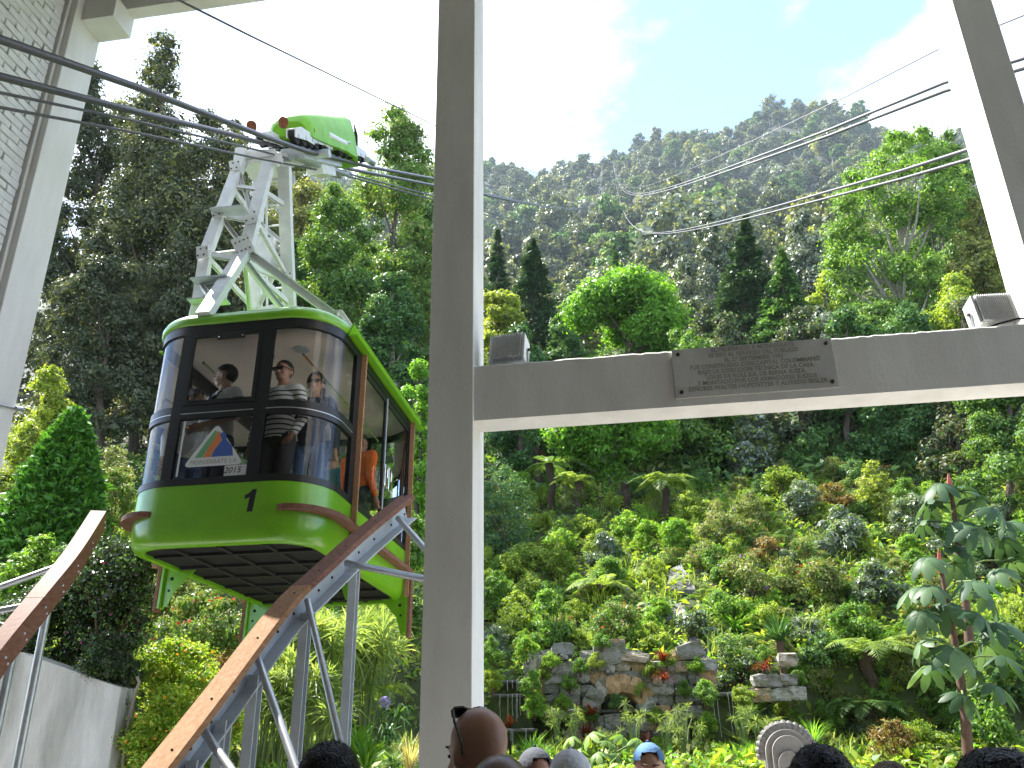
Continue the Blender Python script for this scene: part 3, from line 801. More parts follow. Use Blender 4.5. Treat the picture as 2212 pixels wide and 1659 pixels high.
GN = [UX(215,1830,-2.76), UX(340,1672,-2.75), UX(470,1504,-2.73), UX(612,1318,-2.68), UX(697,1236,-2.60), UX(785,1156,-2.49), UX(880,1080,-2.34)]
gp = spline(GN, 9); NG = len(gp)
cut = [0, int(NG*.58), int(NG*.80), NG-1]
for i, m in enumerate(('wood_new', 'wood_old', 'wood_old')):
    seg = gp[cut[i]:cut[i+1]+1]
    seg = [seg[0].lerp(seg[1], .04 if i else 0)] + seg[1:]
    w = sweep(seg, [(-.085,.0),(-.085,.044),(-.081,.048),(.081,.048),(.085,.044),(.085,.0)], MB()).build('timber_top', m, gr)
st_ = MB(); sweep(gp, [(-.062,-.002),(.062,-.002),(.062,-.014),(-.062,-.014)], st_)
st_.build('steel_flange', 'steel_grey', gr)
sweep(gp, [(-.055,-.0145),(-.043,-.0145),(-.043,-.190),(-.055,-.190)], MB()).build('steel_web', 'steel_grey', gr)
sweep(gp, [(-.070,-.1905),(.062,-.1905),(.062,-.203),(-.070,-.203)], MB()).build('steel_flange', 'steel_grey', gr)
bl = MB()
for i in range(2, NG-1, 3):
    p = gp[i]; t = (gp[i+1]-gp[i]).normalized(); s = t.cross(Vector((0,0,1))).normalized(); u = s.cross(t)
    for dv in (-.05, -.13): bl.ball(p + s*(-.040) + u*dv + t*(.02 if dv < -.1 else 0), 0.012, 7, 5)
    if i % 2: bl.ball(p + u*.049 + s*.02, 0.009, 6, 4)
tag(bl.build('bolt_head', 'bolt_dark', gr), kind='stuff')
def gpt(px):
    best = min(gp, key=lambda q: abs(proj(q)[0] - px)); return best
def proj(w):
    c = AX.T @ (np.array(w) - CAM); return (CX + FPX*c[0]/-c[2], CY - FPX*c[1]/-c[2])
for px in (762, 655, 554, 478, 415):
    p = gpt(px + 4); b = MB()
    b.angle((p.x+.02, p.y, 0.0), (p.x+.02, p.y, p.z-.205), 0.07, 0.09, 0.012, (0,1,0)); b.build('post', 'steel_grey', gr)
for (ax, bx, by) in ((658,735,1593),(546,646,1659),(440,560,1720)):
    p = gpt(ax); q = Vector(UX(bx, by, -2.12)); d = (q - p); q = p + d * ((p.z - 0.02) / (p.z - q.z)) if q.z > 0.1 else q
    MB().tube([p + Vector((.02,0,-.10)), q], 0.027, 10).build('brace_pipe', 'galvanised', gr, smooth=True)
for (ax, bx, by, X) in ((742,985,1265,-1.42),(858,985,1262,-1.36)):
    p = gpt(ax); q = Vector(UX(bx, by, X))
    MB().tube([p + Vector((.02,0,-.10)), q], 0.030, 10).build('brace_pipe', 'galvanised', gr, smooth=True)
gl = thing('landing_guide', 'shaded brown timber landing guide at the left edge beside the white garden wall', 'guide rail', (-5.0, 6.2, 0))
GL = [UX(-150,1600,-4.84), UX(-60,1478,-4.87), UX(0,1398,-4.90), UX(90,1288,-4.98), UX(160,1200,-5.12), UX(216,1112,-5.34)]
glp = spline(GL, 8)
half = len(glp)//2 + 3
for k, seg in enumerate((glp[:half+1], [glp[half].lerp(glp[half+1], .05)] + glp[half+1:])):
    sweep(seg, [(-.085,-.005),(-.085,.045),(.060,.045),(.060,-.005)], MB()).build('timber_top', 'wood_old', gl)
    sweep(seg, [(.030,-.0055),(.058,-.0055),(.058,-.150),(.030,-.150)], MB()).build('timber_face', 'wood_old', gl)
sweep(glp, [(-.05,-.006),(.029,-.006),(.029,-.14),(-.05,-.14)], MB()).build('steel_rail', 'steel_grey', gl)
bl = MB()
for i in range(3, len(glp)-1, 4):
    p = glp[i]; t = (glp[i+1]-glp[i]).normalized(); s = t.cross(Vector((0,0,1))).normalized(); u = s.cross(t)
    for dv in (-.05, -.11): bl.ball(p + s*.060 + u*dv, 0.012, 7, 5)
tag(bl.build('bolt_head', 'galvanised', gl), kind='stuff')
for i in (int(len(glp)*.66), int(len(glp)*.50)):
    p = glp[i]; MB().tube([(p.x-.03, p.y+.02, 0.0), (p.x-.03, p.y+.02, p.z-.12)], 0.034, 12).build('post', 'galvanised', gl, smooth=True)
for i, (bx, by, X) in ((int(len(glp)*.80), (-140,1318,-5.9)), (int(len(glp)*.60), (-140,1345,-5.8)), (int(len(glp)*.5), (-140,1310,-5.5))):
    MB().tube([glp[i] + Vector((-.04,0,-.06)), UX(bx, by, X)], 0.026, 10).build('brace_pipe', 'galvanised', gl, smooth=True)

# ================================================================== TERRAIN
TY = np.array([-8, 11.5, 12.6, 13.2, 16.1, 16.5, 22, 30, 40, 60, 100, 150, 200, 300, 400, 500, 560, 600, 650, 720, 900.])
TZ = np.array([0, 0, 0.35, 1.15, 1.5, 2.9, 6.6, 12, 19.5, 30.5, 48, 76, 108, 184, 265, 350, 410, 438, 436, 400, 300.])
def gz(X, Y):
    X = np.asarray(X, float); Y = np.asarray(Y, float)
    z = np.interp(Y, TY, TZ)
    w = np.clip((Y - 15) / 12, 0, 1)
    z = z + w * (0.35*np.sin(X*.55+Y*.31) + 0.25*np.sin(X*1.1-Y*.7+1.3))
    wf = np.clip((Y - 60) / 150, 0, 1)
    z = z + wf * (5*np.sin(X*.045+1.0) + 4*np.sin(X*.09+Y*.03) + 4*np.sin(Y*.05+.4))
    z = z + np.interp(X, [-300,-100,-45,-5,30,65,105,140,172,200,240,320], [20,14,8,4,14,27,35,40,26,4,-6,-10])*np.clip((Y-380)/160, 0, 1)*np.clip((700-Y)/120, 0, 1)
    # left of the landing the ground climbs sooner
    wl = np.clip((-X - 4.5)/4, 0, 1) * np.clip((Y - 7.5)/3, 0, 1) * np.clip((16.5 - Y)/3, 0, 1)
    return z + 1.6*wl
def grid(name, xs, ys, m):
    X, Y = np.meshgrid(xs, ys); Z = gz(X, Y)
    v = np.stack([X, Y, Z], -1).reshape(-1, 3); nx, ny = len(xs), len(ys); f = []
    for j in range(ny-1):
        for i in range(nx-1): a = j*nx+i; f.append((a, a+1, a+1+nx, a+nx))
    me = bpy.data.meshes.new(name); me.from_pydata(v.tolist(), [], f); me.materials.append(MATS[m])
    me.polygons.foreach_set('use_smooth', [True]*len(f))
    return tag(link_obj(name, me), kind='structure')
grid('ground', np.linspace(-40, 40, 121), np.concatenate([np.linspace(6.46, 20, 70), np.linspace(20.3, 60, 100)]), 'soil')
grid('hillside', np.linspace(-320, 380, 90), np.concatenate([np.linspace(58, 200, 50), np.linspace(206, 900, 90)]), 'hill_soil')
struct('lower_ground', MB().add([(-600,-500,-.35),(600,-500,-.35),(600,900,-.35),(-600,900,-.35)], [(0,1,2,3)]), 'hill_soil')

def G(px, py, y0=9.0, y1=640):
    """where the line of sight through a picture point meets the ground"""
    r = ray(px, py); r = r / r[1]; Y = np.concatenate([np.arange(y0, 60, .05), np.arange(60, y1, .5)])
    P = CAM + r[None, :] * Y[:, None]; d = P[:, 2] - gz(P[:, 0], P[:, 1])
    k = np.argmax(d < 0) if (d < 0).any() else len(Y) - 1
    return P[k]
def mpp(p):
    """metres per picture unit (2212 wide) at a place"""
    c = AX.T @ (np.array(p) - CAM); return -c[2] / FPX

# ================================================================== FOLIAGE
leaf_mat('leaf_dark', (0.038,0.054,0.028), (0.098,0.122,0.062), (0.215,0.215,0.125), trans=0.25)
leaf_mat('leaf_deep', (0.032,0.084,0.028), (0.090,0.200,0.053), (0.170,0.299,0.081), trans=0.25)
leaf_mat('leaf_mid', (0.063,0.136,0.029), (0.155,0.281,0.055), (0.290,0.426,0.109), trans=0.33)
leaf_mat('leaf_bright', (0.087,0.222,0.022), (0.190,0.411,0.040), (0.349,0.570,0.095), trans=0.4)
leaf_mat('leaf_lime', (0.165,0.254,0.028), (0.344,0.448,0.052), (0.507,0.568,0.134), trans=0.4)
leaf_mat('leaf_olive', (0.112,0.139,0.041), (0.243,0.270,0.084), (0.409,0.409,0.149), trans=0.3)
leaf_mat('leaf_silver', (0.085,0.123,0.085), (0.190,0.237,0.171), (0.399,0.437,0.361), trans=0.2, rough=0.35, spec=0.6)
leaf_mat('leaf_blue', (0.040,0.102,0.055), (0.094,0.196,0.094), (0.203,0.328,0.172), trans=0.3)
leaf_mat('leaf_euca', (0.045,0.069,0.039), (0.105,0.135,0.078), (0.225,0.247,0.165), trans=0.22)
leaf_mat('leaf_conifer', (0.018,0.053,0.021), (0.053,0.112,0.039), (0.105,0.173,0.068), trans=0.15)
leaf_mat('leaf_cypress', (0.031,0.116,0.014), (0.073,0.212,0.026), (0.121,0.290,0.048), trans=0.25)
leaf_mat('leaf_rust', (0.100,0.075,0.020), (0.220,0.130,0.035), (0.340,0.220,0.070), trans=0.3)
leaf_mat('leaf_fern', (0.115,0.196,0.040), (0.253,0.356,0.086), (0.414,0.506,0.172), trans=0.45)
leaf_mat('leaf_fern_dark', (0.051,0.122,0.031), (0.122,0.223,0.057), (0.230,0.316,0.101), trans=0.4)
leaf_mat('leaf_straw', (0.220,0.200,0.070), (0.360,0.330,0.140), (0.450,0.420,0.220), trans=0.4)
leaf_mat('leaf_feather', (0.143,0.231,0.061), (0.264,0.363,0.110), (0.374,0.440,0.187), trans=0.45)
leaf_mat('leaf_bromeliad', (0.110,0.018,0.010), (0.240,0.045,0.020), (0.160,0.100,0.030), trans=0.3, rough=0.25)
leaf_mat('leaf_purple_dark', (0.012,0.024,0.010), (0.028,0.045,0.015), (0.050,0.075,0.025), trans=0.2, rough=0.3, spec=0.6)
leaf_mat('leaf_big', (0.028,0.066,0.030), (0.062,0.125,0.055), (0.120,0.200,0.090), trans=0.3, rough=0.5)
leaf_mat('leaf_blade', (0.100,0.170,0.030), (0.220,0.310,0.070), (0.380,0.420,0.140), trans=0.45)
leaf_mat('petal_magenta', (0.35,0.02,0.25), (0.55,0.05,0.42), trans=0.3)
leaf_mat('petal_purple', (0.20,0.05,0.42), (0.36,0.12,0.60), trans=0.3)
leaf_mat('petal_red', (0.50,0.03,0.025), (0.70,0.09,0.07), trans=0.3)
leaf_mat('petal_orange', (0.75,0.22,0.015), (0.85,0.38,0.03), trans=0.3)
leaf_mat('petal_yellow', (0.80,0.55,0.02), (0.90,0.70,0.06), trans=0.3)
leaf_mat('petal_blue', (0.22,0.20,0.55), (0.38,0.34,0.72), trans=0.3)
mat('stem_red', (0.30,0.055,0.035), 0.6, var=0.3, scale=6)
mat('stem_brown', (0.10,0.055,0.035), 0.8, var=0.3, scale=10)
mat('stem_green', (0.14,0.20,0.06), 0.7, var=0.2)

def nrm(a): return a / np.maximum(np.linalg.norm(a, axis=-1, keepdims=True), 1e-9)
def leaves(C, N, L, aspect, rng, fold=0.25, droop=0.0):
    """leaf quads: centres C, normals N, half lengths L"""
    k = len(C); N = nrm(N)
    a = nrm(np.cross(N, rng.normal(size=(k,3)))); 
    if droop: a = nrm(a + np.array([0,0,-droop])); 
    b = nrm(np.cross(N, a)); L = np.broadcast_to(L, (k,))[:, None]
    W = L*aspect
    return np.stack([C - a*L, C + b*W + N*L*fold, C + a*L, C - b*W + N*L*fold], 1)
def blob_leaves(cs, rs, n, L, rng, aspect=0.5, flat=0.8, inner=0.55, up=0.25, droop=0.0):
    """n leaves spread over the shells of leaf clumps with centres cs, radii rs"""
    w = rs**2; k = rng.choice(len(cs), n, p=w/w.sum())
    d = nrm(rng.normal(size=(n,3)) + np.array([0,0,up])); rad = inner + (1.08-inner)*np.sqrt(rng.random(n)); sp = rng.random(n) < .10; rad[sp] = rng.uniform(1.0,1.5,sp.sum())
    Ls = L*rng.uniform(.6,1.25,n); q = rng.random(n) < .16
    rad[q] *= rng.uniform(.25,.75,q.sum()); Ls[q] *= 2.3                    # larger sprays deep inside close the crown
    P = cs[k] + d*(rs[k]*rad)[:,None]*np.array([1,1,flat])
    N = d + rng.normal(size=(n,3))*.55 + np.array([0,0,.25])
    return leaves(P, N, Ls, aspect, rng, droop=droop)
PROF = {
 'round': lambda t: np.sqrt(np.clip(1-(2*t-1)**2, 0, 1))*.95+.05,
 'spire': lambda t: np.clip((1-t)**.75*1.05*(.55+.45*np.minimum(1,t*4)), .03, 1),
 'column': lambda t: np.clip(np.minimum(1, t*5+.5)*(1-t**3)**.8, .05, 1),
 'dome': lambda t: np.sqrt(np.clip(1-t**2.2, 0, 1))*np.minimum(1, .55+t*2),
 'spire2': lambda t: np.clip((1-t)**.62*1.08*np.minimum(1, .6+t*2), .04, 1),
 'spire3': lambda t: np.clip((1-t**1.8)**.8*np.minimum(1, .75+t), .30, 1),
 'crest': lambda t: np.clip(np.sqrt(np.clip(1-t**3.2, 0, 1))*np.minimum(1, .7+t), .30, 1),
 'umbrella': lambda t: np.clip(.25+t*1.6, 0, 1)*np.sqrt(np.clip(1-t**4, 0.02, 1)),
}
def crown_blobs(h0, h1, rmax, prof, nb, rng, k=0.28, edge=.62):
    t = rng.random(nb*4); Rr = PROF[prof](t); keep = rng.random(nb*4) < Rr + .15; t = t[keep][:nb]; Rr = PROF[prof](t)
    n = len(t); a = rng.random(n)*2*np.pi; r = Rr*rmax*rng.random(n)**(1-edge)
    br = rmax*k*rng.uniform(.5,1.2,n)*(.55+.45*Rr)
    r = np.maximum(0, r - br*.5)
    return np.stack([r*np.cos(a), r*np.sin(a), h0 + t*(h1-h0)], 1), br
def trunk_mesh(h, r0, rng, lean=0.0, limbs=(), m='bark', name='trunk'):
    mb = MB(); pts = []; n = 8
    for i in range(n+1):
        t = i/n; pts.append((lean*t*h*.5 + rng.normal()*.012*h*(0<i<n), rng.normal()*.012*h*(0<i<n), h*t - (0.6 if i == 0 else 0)))
    mb.tube(pts, [r0*(1.25-.0*t if t == 0 else (1-.78*t)) for t in [i/n for i in range(n+1)]], 9)
    for c in limbs:
        z = min(h*.93, max(h*.22, c[2]*rng.uniform(.55,.8))); k = z/h*n; i = int(k); p = Vector(pts[i]).lerp(Vector(pts[min(i+1,n)]), k-i)
        q = Vector(c); mid = p.lerp(q, .5) + Vector((rng.normal(), rng.normal(), -abs(rng.normal())))*(.05*(q-p).length)
        rr_ = max(.012, r0*(1-.75*z/h)*.55); mb.tube([p, mid, q], [rr_, rr_*.6, rr_*.15], 6)
    me_o = mb.build(name, m, None, smooth=True); return me_o
def tree(name, label, px, ytop, ybase, hw, Y, prof='column', m='leaf_mid', n=9000, lpx=3.6, nb=60, crown_from=.25, group=None,
         bark='bark', limbs=10, k=.28, lean=0.0, aspect=.5, seed=None, trunk_r=None, inner=.5, flat=.8, droop=0.0, m2=None, flowers=0, fm=None, edge=.62):
    rng = np.random.default_rng(seed if seed is not None else int(px*7 + ytop*3 + Y*11))
    base = UY(px, ybase, Y); s = mpp(UY(px, (ytop+ybase)/2, Y)); 
    top = UY(px, ytop, Y); H = top[2] - base[2]; R_ = hw*s
    lean_ = 0.0
    t = thing(name, label, 'tree' if 'tree' in name or 'conifer' in name else 'plant', tuple(base), world_space=False, group=group)
    cs, rs = crown_blobs(H*crown_from, H - R_*k*.35, R_, prof, nb, rng, k, edge)
    off = np.array([top[0]-base[0], 0, 0]); cs = cs + off[None,:]*(cs[:,2:3]/H)
    L = lpx*2.16*s*.52
    n = int(n*1.75); nb = int(nb*1.5); k = k*.92
    V = blob_leaves(cs, rs, n, L, rng, aspect, flat, inner, droop=droop)
    ml = [m] + ([m2] if m2 else []); idx = None
    if m2: idx = np.repeat((rng.random(len(cs)) < .35), 1); idx = (rng.random(n) < .18)
    o = link_obj('crown', quads_mesh('crown', V, ml, midx=idx), t)
    o2 = trunk_mesh(H*.88, trunk_r or max(.10, R_*.085), rng, lean=2*off[0]/H, limbs=cs[rng.choice(len(cs), min(limbs, len(cs)), replace=False)] if limbs else (), m=bark)
    set_parent(o2, t)
    if flowers:
        Vf = blob_leaves(cs, rs*1.05, flowers, L*1.1, rng, .8, flat, .95)
        tag(link_obj('flowers', quads_mesh('flowers', Vf, fm), t), kind='stuff')
    return t
def conifer_geo(H, R_, n, L, rng, drooping=0.35, tiers=26):
    k = rng.random(n)**.85; z = H*(.06 + .94*k); rmax = R_*np.clip((1-k)**.85*1.05, .03, 1)
    nb = tiers*9; ba = rng.random(nb)*2*np.pi; bz = np.sort(rng.random(nb)); bl = rng.uniform(.62,1.08,nb)
    j = np.clip(np.searchsorted(bz, k) + rng.integers(-3,4,n), 0, nb-1)
    z = H*(.06+.94*bz[j]); rmax = R_*np.clip((1-bz[j])**.85*1.05, .04, 1)*bl[j]
    u = rng.random(n)**.55; r = rmax*u; a = ba[j] + rng.normal(size=n)*.16/np.maximum(u,.2)
    zz = z - drooping*r*u + rng.normal(size=n)*.10*R_*.35 + .12*r
    P = np.stack([r*np.cos(a), r*np.sin(a), zz], 1)
    N = np.stack([np.cos(a)*.3, np.sin(a)*.3, np.full(n, .8)], 1) + rng.normal(size=(n,3))*.5
    A = nrm(np.stack([np.cos(a), np.sin(a), np.full(n, -.25)], 1) + rng.normal(size=(n,3))*.35)
    N = nrm(N); B = nrm(np.cross(N, A)); Ls = (L*rng.uniform(.6,1.3,n))[:,None]
    return np.stack([P - A*Ls, P + B*Ls*.38, P + A*Ls, P - B*Ls*.38], 1)
def conifer(name, label, px, ytop, ybase, hw, Y, m='leaf_conifer', n=7000, lpx=3.6, group=None, droop=.35, bark='bark'):
    rng = np.random.default_rng(int(px*5 + ytop + Y*3))
    base = UY(px, ybase, Y); top = UY(px, ytop, Y); s = mpp((base+top)/2); H = top[2]-base[2]
    t = thing(name, label, 'tree', tuple(base), world_space=False, group=group)
    V = conifer_geo(H, hw*s, int(n*1.3), lpx*2.16*s*.70, rng, droop)
    V[..., 0] += (top[0]-base[0])*V[..., 2]/H
    link_obj('crown', quads_mesh('crown', V, m), t)
    set_parent(trunk_mesh(H*.95, hw*s*.09, rng, lean=2*(top[0]-base[0])/H, m=bark), t)
    return t

# ---- far forest on the hill: one continuous mass of tree tops
def forest_kind(seed, H, R_, prof, m, n):
    rng = np.random.default_rng(seed); cs, rs = crown_blobs(H*.30, H*.93, R_, prof, 34, rng, .36)
    me = quads_mesh('forest_tree', blob_leaves(cs, rs, n, .40, rng, .55, .75, .5), [m, 'leaf_olive'], midx=(rng.random(n) < .15))
    v, f, t = [], [], MB().tube([(0,0,-2),(.2,0,H*.45),(0,.2,H*.8)], [.30,.2,.08], 5, cap=False)
    bm = bmesh.new(); bm.from_mesh(me); nf = len(bm.faces); vs = [bm.verts.new(p) for p in t.v]
    for q in t.f:
        fc = bm.faces.new([vs[i] for i in q]); fc.material_index = 2
    bm.to_mesh(me); bm.free(); me.materials.append(MATS['bark_pale'])
    return bpy.data.objects.new('forest_tree', me)
def forest():
    """points on the hillside; a tree of one of eight kinds stands on each of them"""
    rng = np.random.default_rng(5); pts = []; tries = 0
    while len(pts) < 3500 and tries < 90000:
        tries += 1
        y = 44 + 600*rng.random()**.80; hwid = 20 + y*.80; x = rng.uniform(-hwid*.62, hwid*1.05); z = float(gz(x, y))
        c = AX.T @ (np.array([x, y, z+8]) - CAM); u = CX + FPX*c[0]/-c[2]; v = CY - FPX*c[1]/-c[2]
        if not (440 < u < 2300 and 150 < v < 900): continue
        pts.append((x, y, z))
    pts = np.array(pts); n = len(pts)
    kinds = [forest_kind(1, 14, 4.6, 'dome', 'leaf_euca', 1500), forest_kind(2, 12, 4.8, 'round', 'leaf_euca', 1500), forest_kind(3, 13, 4.2, 'dome', 'leaf_dark', 1500), forest_kind(4, 11, 4.6, 'dome', 'leaf_olive', 1500),
             forest_kind(5, 12, 4.4, 'round', 'leaf_deep', 1500), forest_kind(6, 15, 4.0, 'column', 'leaf_euca', 1600), forest_kind(7, 12, 4.6, 'dome', 'leaf_silver', 1500), forest_kind(8, 10, 4.6, 'dome', 'leaf_mid', 1500)]
    me = bpy.data.meshes.new('hillside_forest'); me.from_pydata(pts.tolist(), [], [])
    near = np.interp(pts[:,1], [44, 75, 95, 160], [.20, .28, .55, 1.0])
    at_ = me.attributes.new('kind_index', 'INT', 'POINT'); at_.data.foreach_set('value', rng.choice(8, n, p=[.2,.17,.12,.14,.10,.12,.07,.08]).astype(np.int32))
    at_ = me.attributes.new('size', 'FLOAT', 'POINT'); at_.data.foreach_set('value', (near*rng.uniform(.65,1.45,n)*np.where(rng.random(n) < .09, 1.55, 1)*np.where((pts[:,0] > -17 - .01*pts[:,1]) & (pts[:,0] < 12) & (pts[:,1] > 60), .78, 1)).astype(np.float32))
    at_ = me.attributes.new('turn', 'FLOAT_VECTOR', 'POINT'); tv = np.zeros((n,3), np.float32); tv[:,2] = rng.random(n)*6.283; tv[:,0] = rng.normal(size=n)*.05; at_.data.foreach_set('vector', tv.reshape(-1))
    o = link_obj('hillside_forest', me)
    ng = bpy.data.node_groups.new('forest_scatter', 'GeometryNodeTree')
    ng.interface.new_socket('Geometry', in_out='INPUT', socket_type='NodeSocketGeometry'); ng.interface.new_socket('Geometry', in_out='OUTPUT', socket_type='NodeSocketGeometry')
    gi = ng.nodes.new('NodeGroupInput'); go = ng.nodes.new('NodeGroupOutput'); ip = ng.nodes.new('GeometryNodeInstanceOnPoints'); jg = ng.nodes.new('GeometryNodeGeometryToInstance')
    for k in reversed(kinds):
        oi = ng.nodes.new('GeometryNodeObjectInfo'); oi.inputs['Object'].default_value = k; oi.inputs['As Instance'].default_value = True
        ng.links.new(oi.outputs['Geometry'], jg.inputs[0])
    # one joined list of instances to pick from
    jn = ng.nodes.new('GeometryNodeJoinGeometry')
    for l in list(ng.links):
        if l.to_node == jg: src = l.from_socket; ng.links.remove(l); ng.links.new(src, jn.inputs[0])
    ng.nodes.remove(jg)
    ip.inputs['Pick Instance'].default_value = True
    def attr(name, typ):
        a = ng.nodes.new('GeometryNodeInputNamedAttribute'); a.data_type = typ; a.inputs['Name'].default_value = name; return a.outputs['Attribute']
    ng.links.new(gi.outputs[0], ip.inputs['Points']); ng.links.new(jn.outputs[0], ip.inputs['Instance'])
    ng.links.new(attr('kind_index', 'INT'), ip.inputs['Instance Index']); ng.links.new(attr('turn', 'FLOAT_VECTOR'), ip.inputs['Rotation']); ng.links.new(attr('size', 'FLOAT'), ip.inputs['Scale'])
    ng.links.new(ip.outputs[0], go.inputs[0])
    md = o.modifiers.new('scatter', 'NODES'); md.node_group = ng
    return tag(o, 'dense eucalyptus forest covering the steep hillside up to the ridge', 'forest', kind='stuff')
forest()
# tower on the ridge that carries the ropes
tp = UY(1313, 345, 604); tw = thing('cableway_tower', 'tiny lattice cableway tower on the ridge where the ropes meet', 'tower', (float(tp[0]), float(tp[1]), float(tp[2])-14))
mb = MB()
for sx in (-1, 1):
    for sy in (-1, 1): mb.bar((tp[0]+sx*2.6, tp[1]+sy*2.6, tp[2]-20), (tp[0]+sx*1.2, tp[1]+sy*1.2, tp[2]-1), .5, .5)
tag(mb.build('legs', 'steel_grey', tw), kind='stuff')
MB().bar((tp[0]-8, tp[1], tp[2]-.5), (tp[0]+8, tp[1], tp[2]-.5), 1.0, 1.0).build('cross_arm', 'steel_grey', tw)
MB().bar((tp[0]-6, tp[1], tp[2]+4), (tp[0]+6, tp[1], tp[2]+4), .6, .5).build('gantry_beam', 'steel_grey', tw)
for sx in (-1, 1): MB().bar((tp[0]+sx*3, tp[1], tp[2]-.5), (tp[0]+sx*1.6, tp[1], tp[2]+4), .4, .4).build('gantry_post', 'steel_grey', tw)

# ---- trees of the wood left and behind the car
T = tree
DK = dict(m='leaf_dark', aspect=.55)
T('evergreen_tree', 'tall dark evergreen tree with the highest pointed top at the left', 345, 80, 1010, 165, 27, 'spire3', n=30000, nb=130, k=.34, crown_from=.12, m2='leaf_olive', limbs=14, **DK)
T('evergreen_tree', 'dark evergreen tree just right of the outer white column', 195, 130, 1010, 110, 29, 'crest', n=14000, nb=80, k=.34, crown_from=.15, **DK)
T('evergreen_tree', 'dark evergreen tree between the tallest one and the hanger of the car', 465, 225, 990, 125, 26, 'crest', n=15000, nb=90, k=.36, crown_from=.12, m2='leaf_olive', **DK)
T('evergreen_tree', 'dark low hanging evergreen behind the cone shaped cypress', 215, 470, 1040, 125, 22.5, 'dome', n=15000, nb=90, k=.28, crown_from=.12, limbs=14, **DK)
T('evergreen_tree', 'dark evergreen left of the cabin windows', 380, 500, 1060, 110, 24, 'dome', n=13000, nb=80, k=.30, crown_from=.1, **DK)
T('evergreen_tree', 'small distant tree top left of the green carriage cover', 500, 232, 800, 75, 40, 'dome', n=5000, nb=40, k=.34, m='leaf_dark')
T('broadleaf_tree', 'small olive tree top showing just left behind the carriage cover', 630, 256, 800, 80, 42, 'dome', n=6000, nb=40, k=.34, m='leaf_olive')
T('broadleaf_tree', 'tall yellow green tree rising right of the green carriage', 862, 224, 1010, 112, 34, 'crest', n=18000, nb=90, k=.34, crown_from=.2, m='leaf_mid', m2='leaf_olive')
T('broadleaf_tree', 'leafy mid green tree right behind the hanger', 735, 395, 1010, 135, 29, 'dome', n=20000, nb=110, k=.28, crown_from=.1, m='leaf_mid', m2='leaf_deep', limbs=14)
T('broadleaf_tree', 'dark green tree behind the roof of the cabin', 640, 520, 1040, 100, 32, 'dome', n=9000, nb=60, m='leaf_deep')
T('broadleaf_tree', 'deep green tree with pale bare limbs beside the middle column', 850, 560, 1060, 95, 26, 'column', n=12000, nb=70, k=.30, m='leaf_deep', m2='leaf_mid', limbs=16, bark='bark_pale')
T('broadleaf_tree', 'bright green sunlit tree low beside the middle column', 905, 760, 1230, 70, 22, 'column', n=9000, nb=60, k=.34, crown_from=.05, m='leaf_bright')
T('broadleaf_tree', 'dark wood tree behind the rear of the cabin', 560, 560, 1080, 110, 30, 'dome', n=8000, nb=60, m='leaf_dark')

for (px, yt, hw, Y, m, lab) in ((290, 200, 110, 33, 'leaf_dark', 'dark tree filling the gap behind the tallest evergreen'), (520, 330, 105, 36, 'leaf_dark', 'dark tree behind the left leg of the hanger'), (655, 330, 100, 38, 'leaf_olive', 'olive tree behind the top of the hanger'),
        (775, 330, 110, 37, 'leaf_mid', 'green tree between hanger and the tall yellow green tree'), (905, 330, 90, 38, 'leaf_deep', 'dark green tree half hidden by the middle column'), (120, 420, 110, 30, 'leaf_dark', 'dark tree low behind the outer white column')):
    T('background_tree', lab, px, yt, 1010, hw, Y, 'crest', m=m, m2='leaf_olive', n=9000, nb=60, k=.36, crown_from=.05, limbs=4)
# ---- trees seen through the right bay, above the tie beam
conifer('conifer', 'dark slender conifer close to the middle column', 1075, 498, 850, 62, 58, n=6500)
conifer('conifer', 'dark broad conifer second from the middle column', 1152, 522, 860, 120, 50, n=12000)
T('broadleaf_tree', 'pale yellow green round tree above the left floodlight', 1078, 606, 900, 72, 40, 'dome', n=9000, nb=55, k=.32, m='leaf_lime', m2='leaf_olive', crown_from=.1)
T('broadleaf_tree', 'bright green glossy round tree in the middle of the view', 1362, 574, 880, 135, 38, 'crest', n=15000, nb=34, k=.34, m='leaf_bright', crown_from=.42, lpx=4.2, limbs=12, inner=.35)
conifer('conifer', 'light green young conifer behind the bright round tree', 1330, 545, 820, 75, 66, m='leaf_deep', n=4000)
T('broadleaf_tree', 'olive tree left behind the bright round tree', 1262, 632, 880, 55, 48, 'dome', n=5500, nb=40, k=.34, m='leaf_olive', crown_from=.1)
T('eucalyptus_tree', 'tall silvery eucalyptus left of the dark conifers', 1530, 440, 880, 75, 58, 'column', n=9000, nb=70, k=.34, m='leaf_silver', m2='leaf_euca', crown_from=.25, bark='bark_pale', limbs=12)
conifer('conifer', 'large dark conifer above the inscription plaque', 1610, 470, 920, 145, 46, n=17000, lpx=4)
conifer('conifer', 'dark green conifer right above the end of the plaque', 1690, 545, 900, 125, 44, n=13000, lpx=4, m='leaf_deep')
T('eucalyptus_tree', 'silvery grey eucalyptus cluster right of the dark conifers', 1735, 455, 880, 85, 60, 'column', n=9000, nb=60, k=.36, m='leaf_silver', m2='leaf_euca', crown_from=.15, bark='bark_pale')
T('broadleaf_tree', 'small bright yellow tree below the silvery eucalyptus', 1785, 582, 860, 58, 50, 'dome', n=5500, nb=40, k=.34, m='leaf_lime', crown_from=.1)
T('broadleaf_tree', 'silver leaved shrubby tree just above the beam right of the plaque', 1765, 655, 900, 85, 38, 'dome', n=7000, nb=45, k=.34, m='leaf_silver', m2='leaf_deep', crown_from=.05, lpx=4.5)
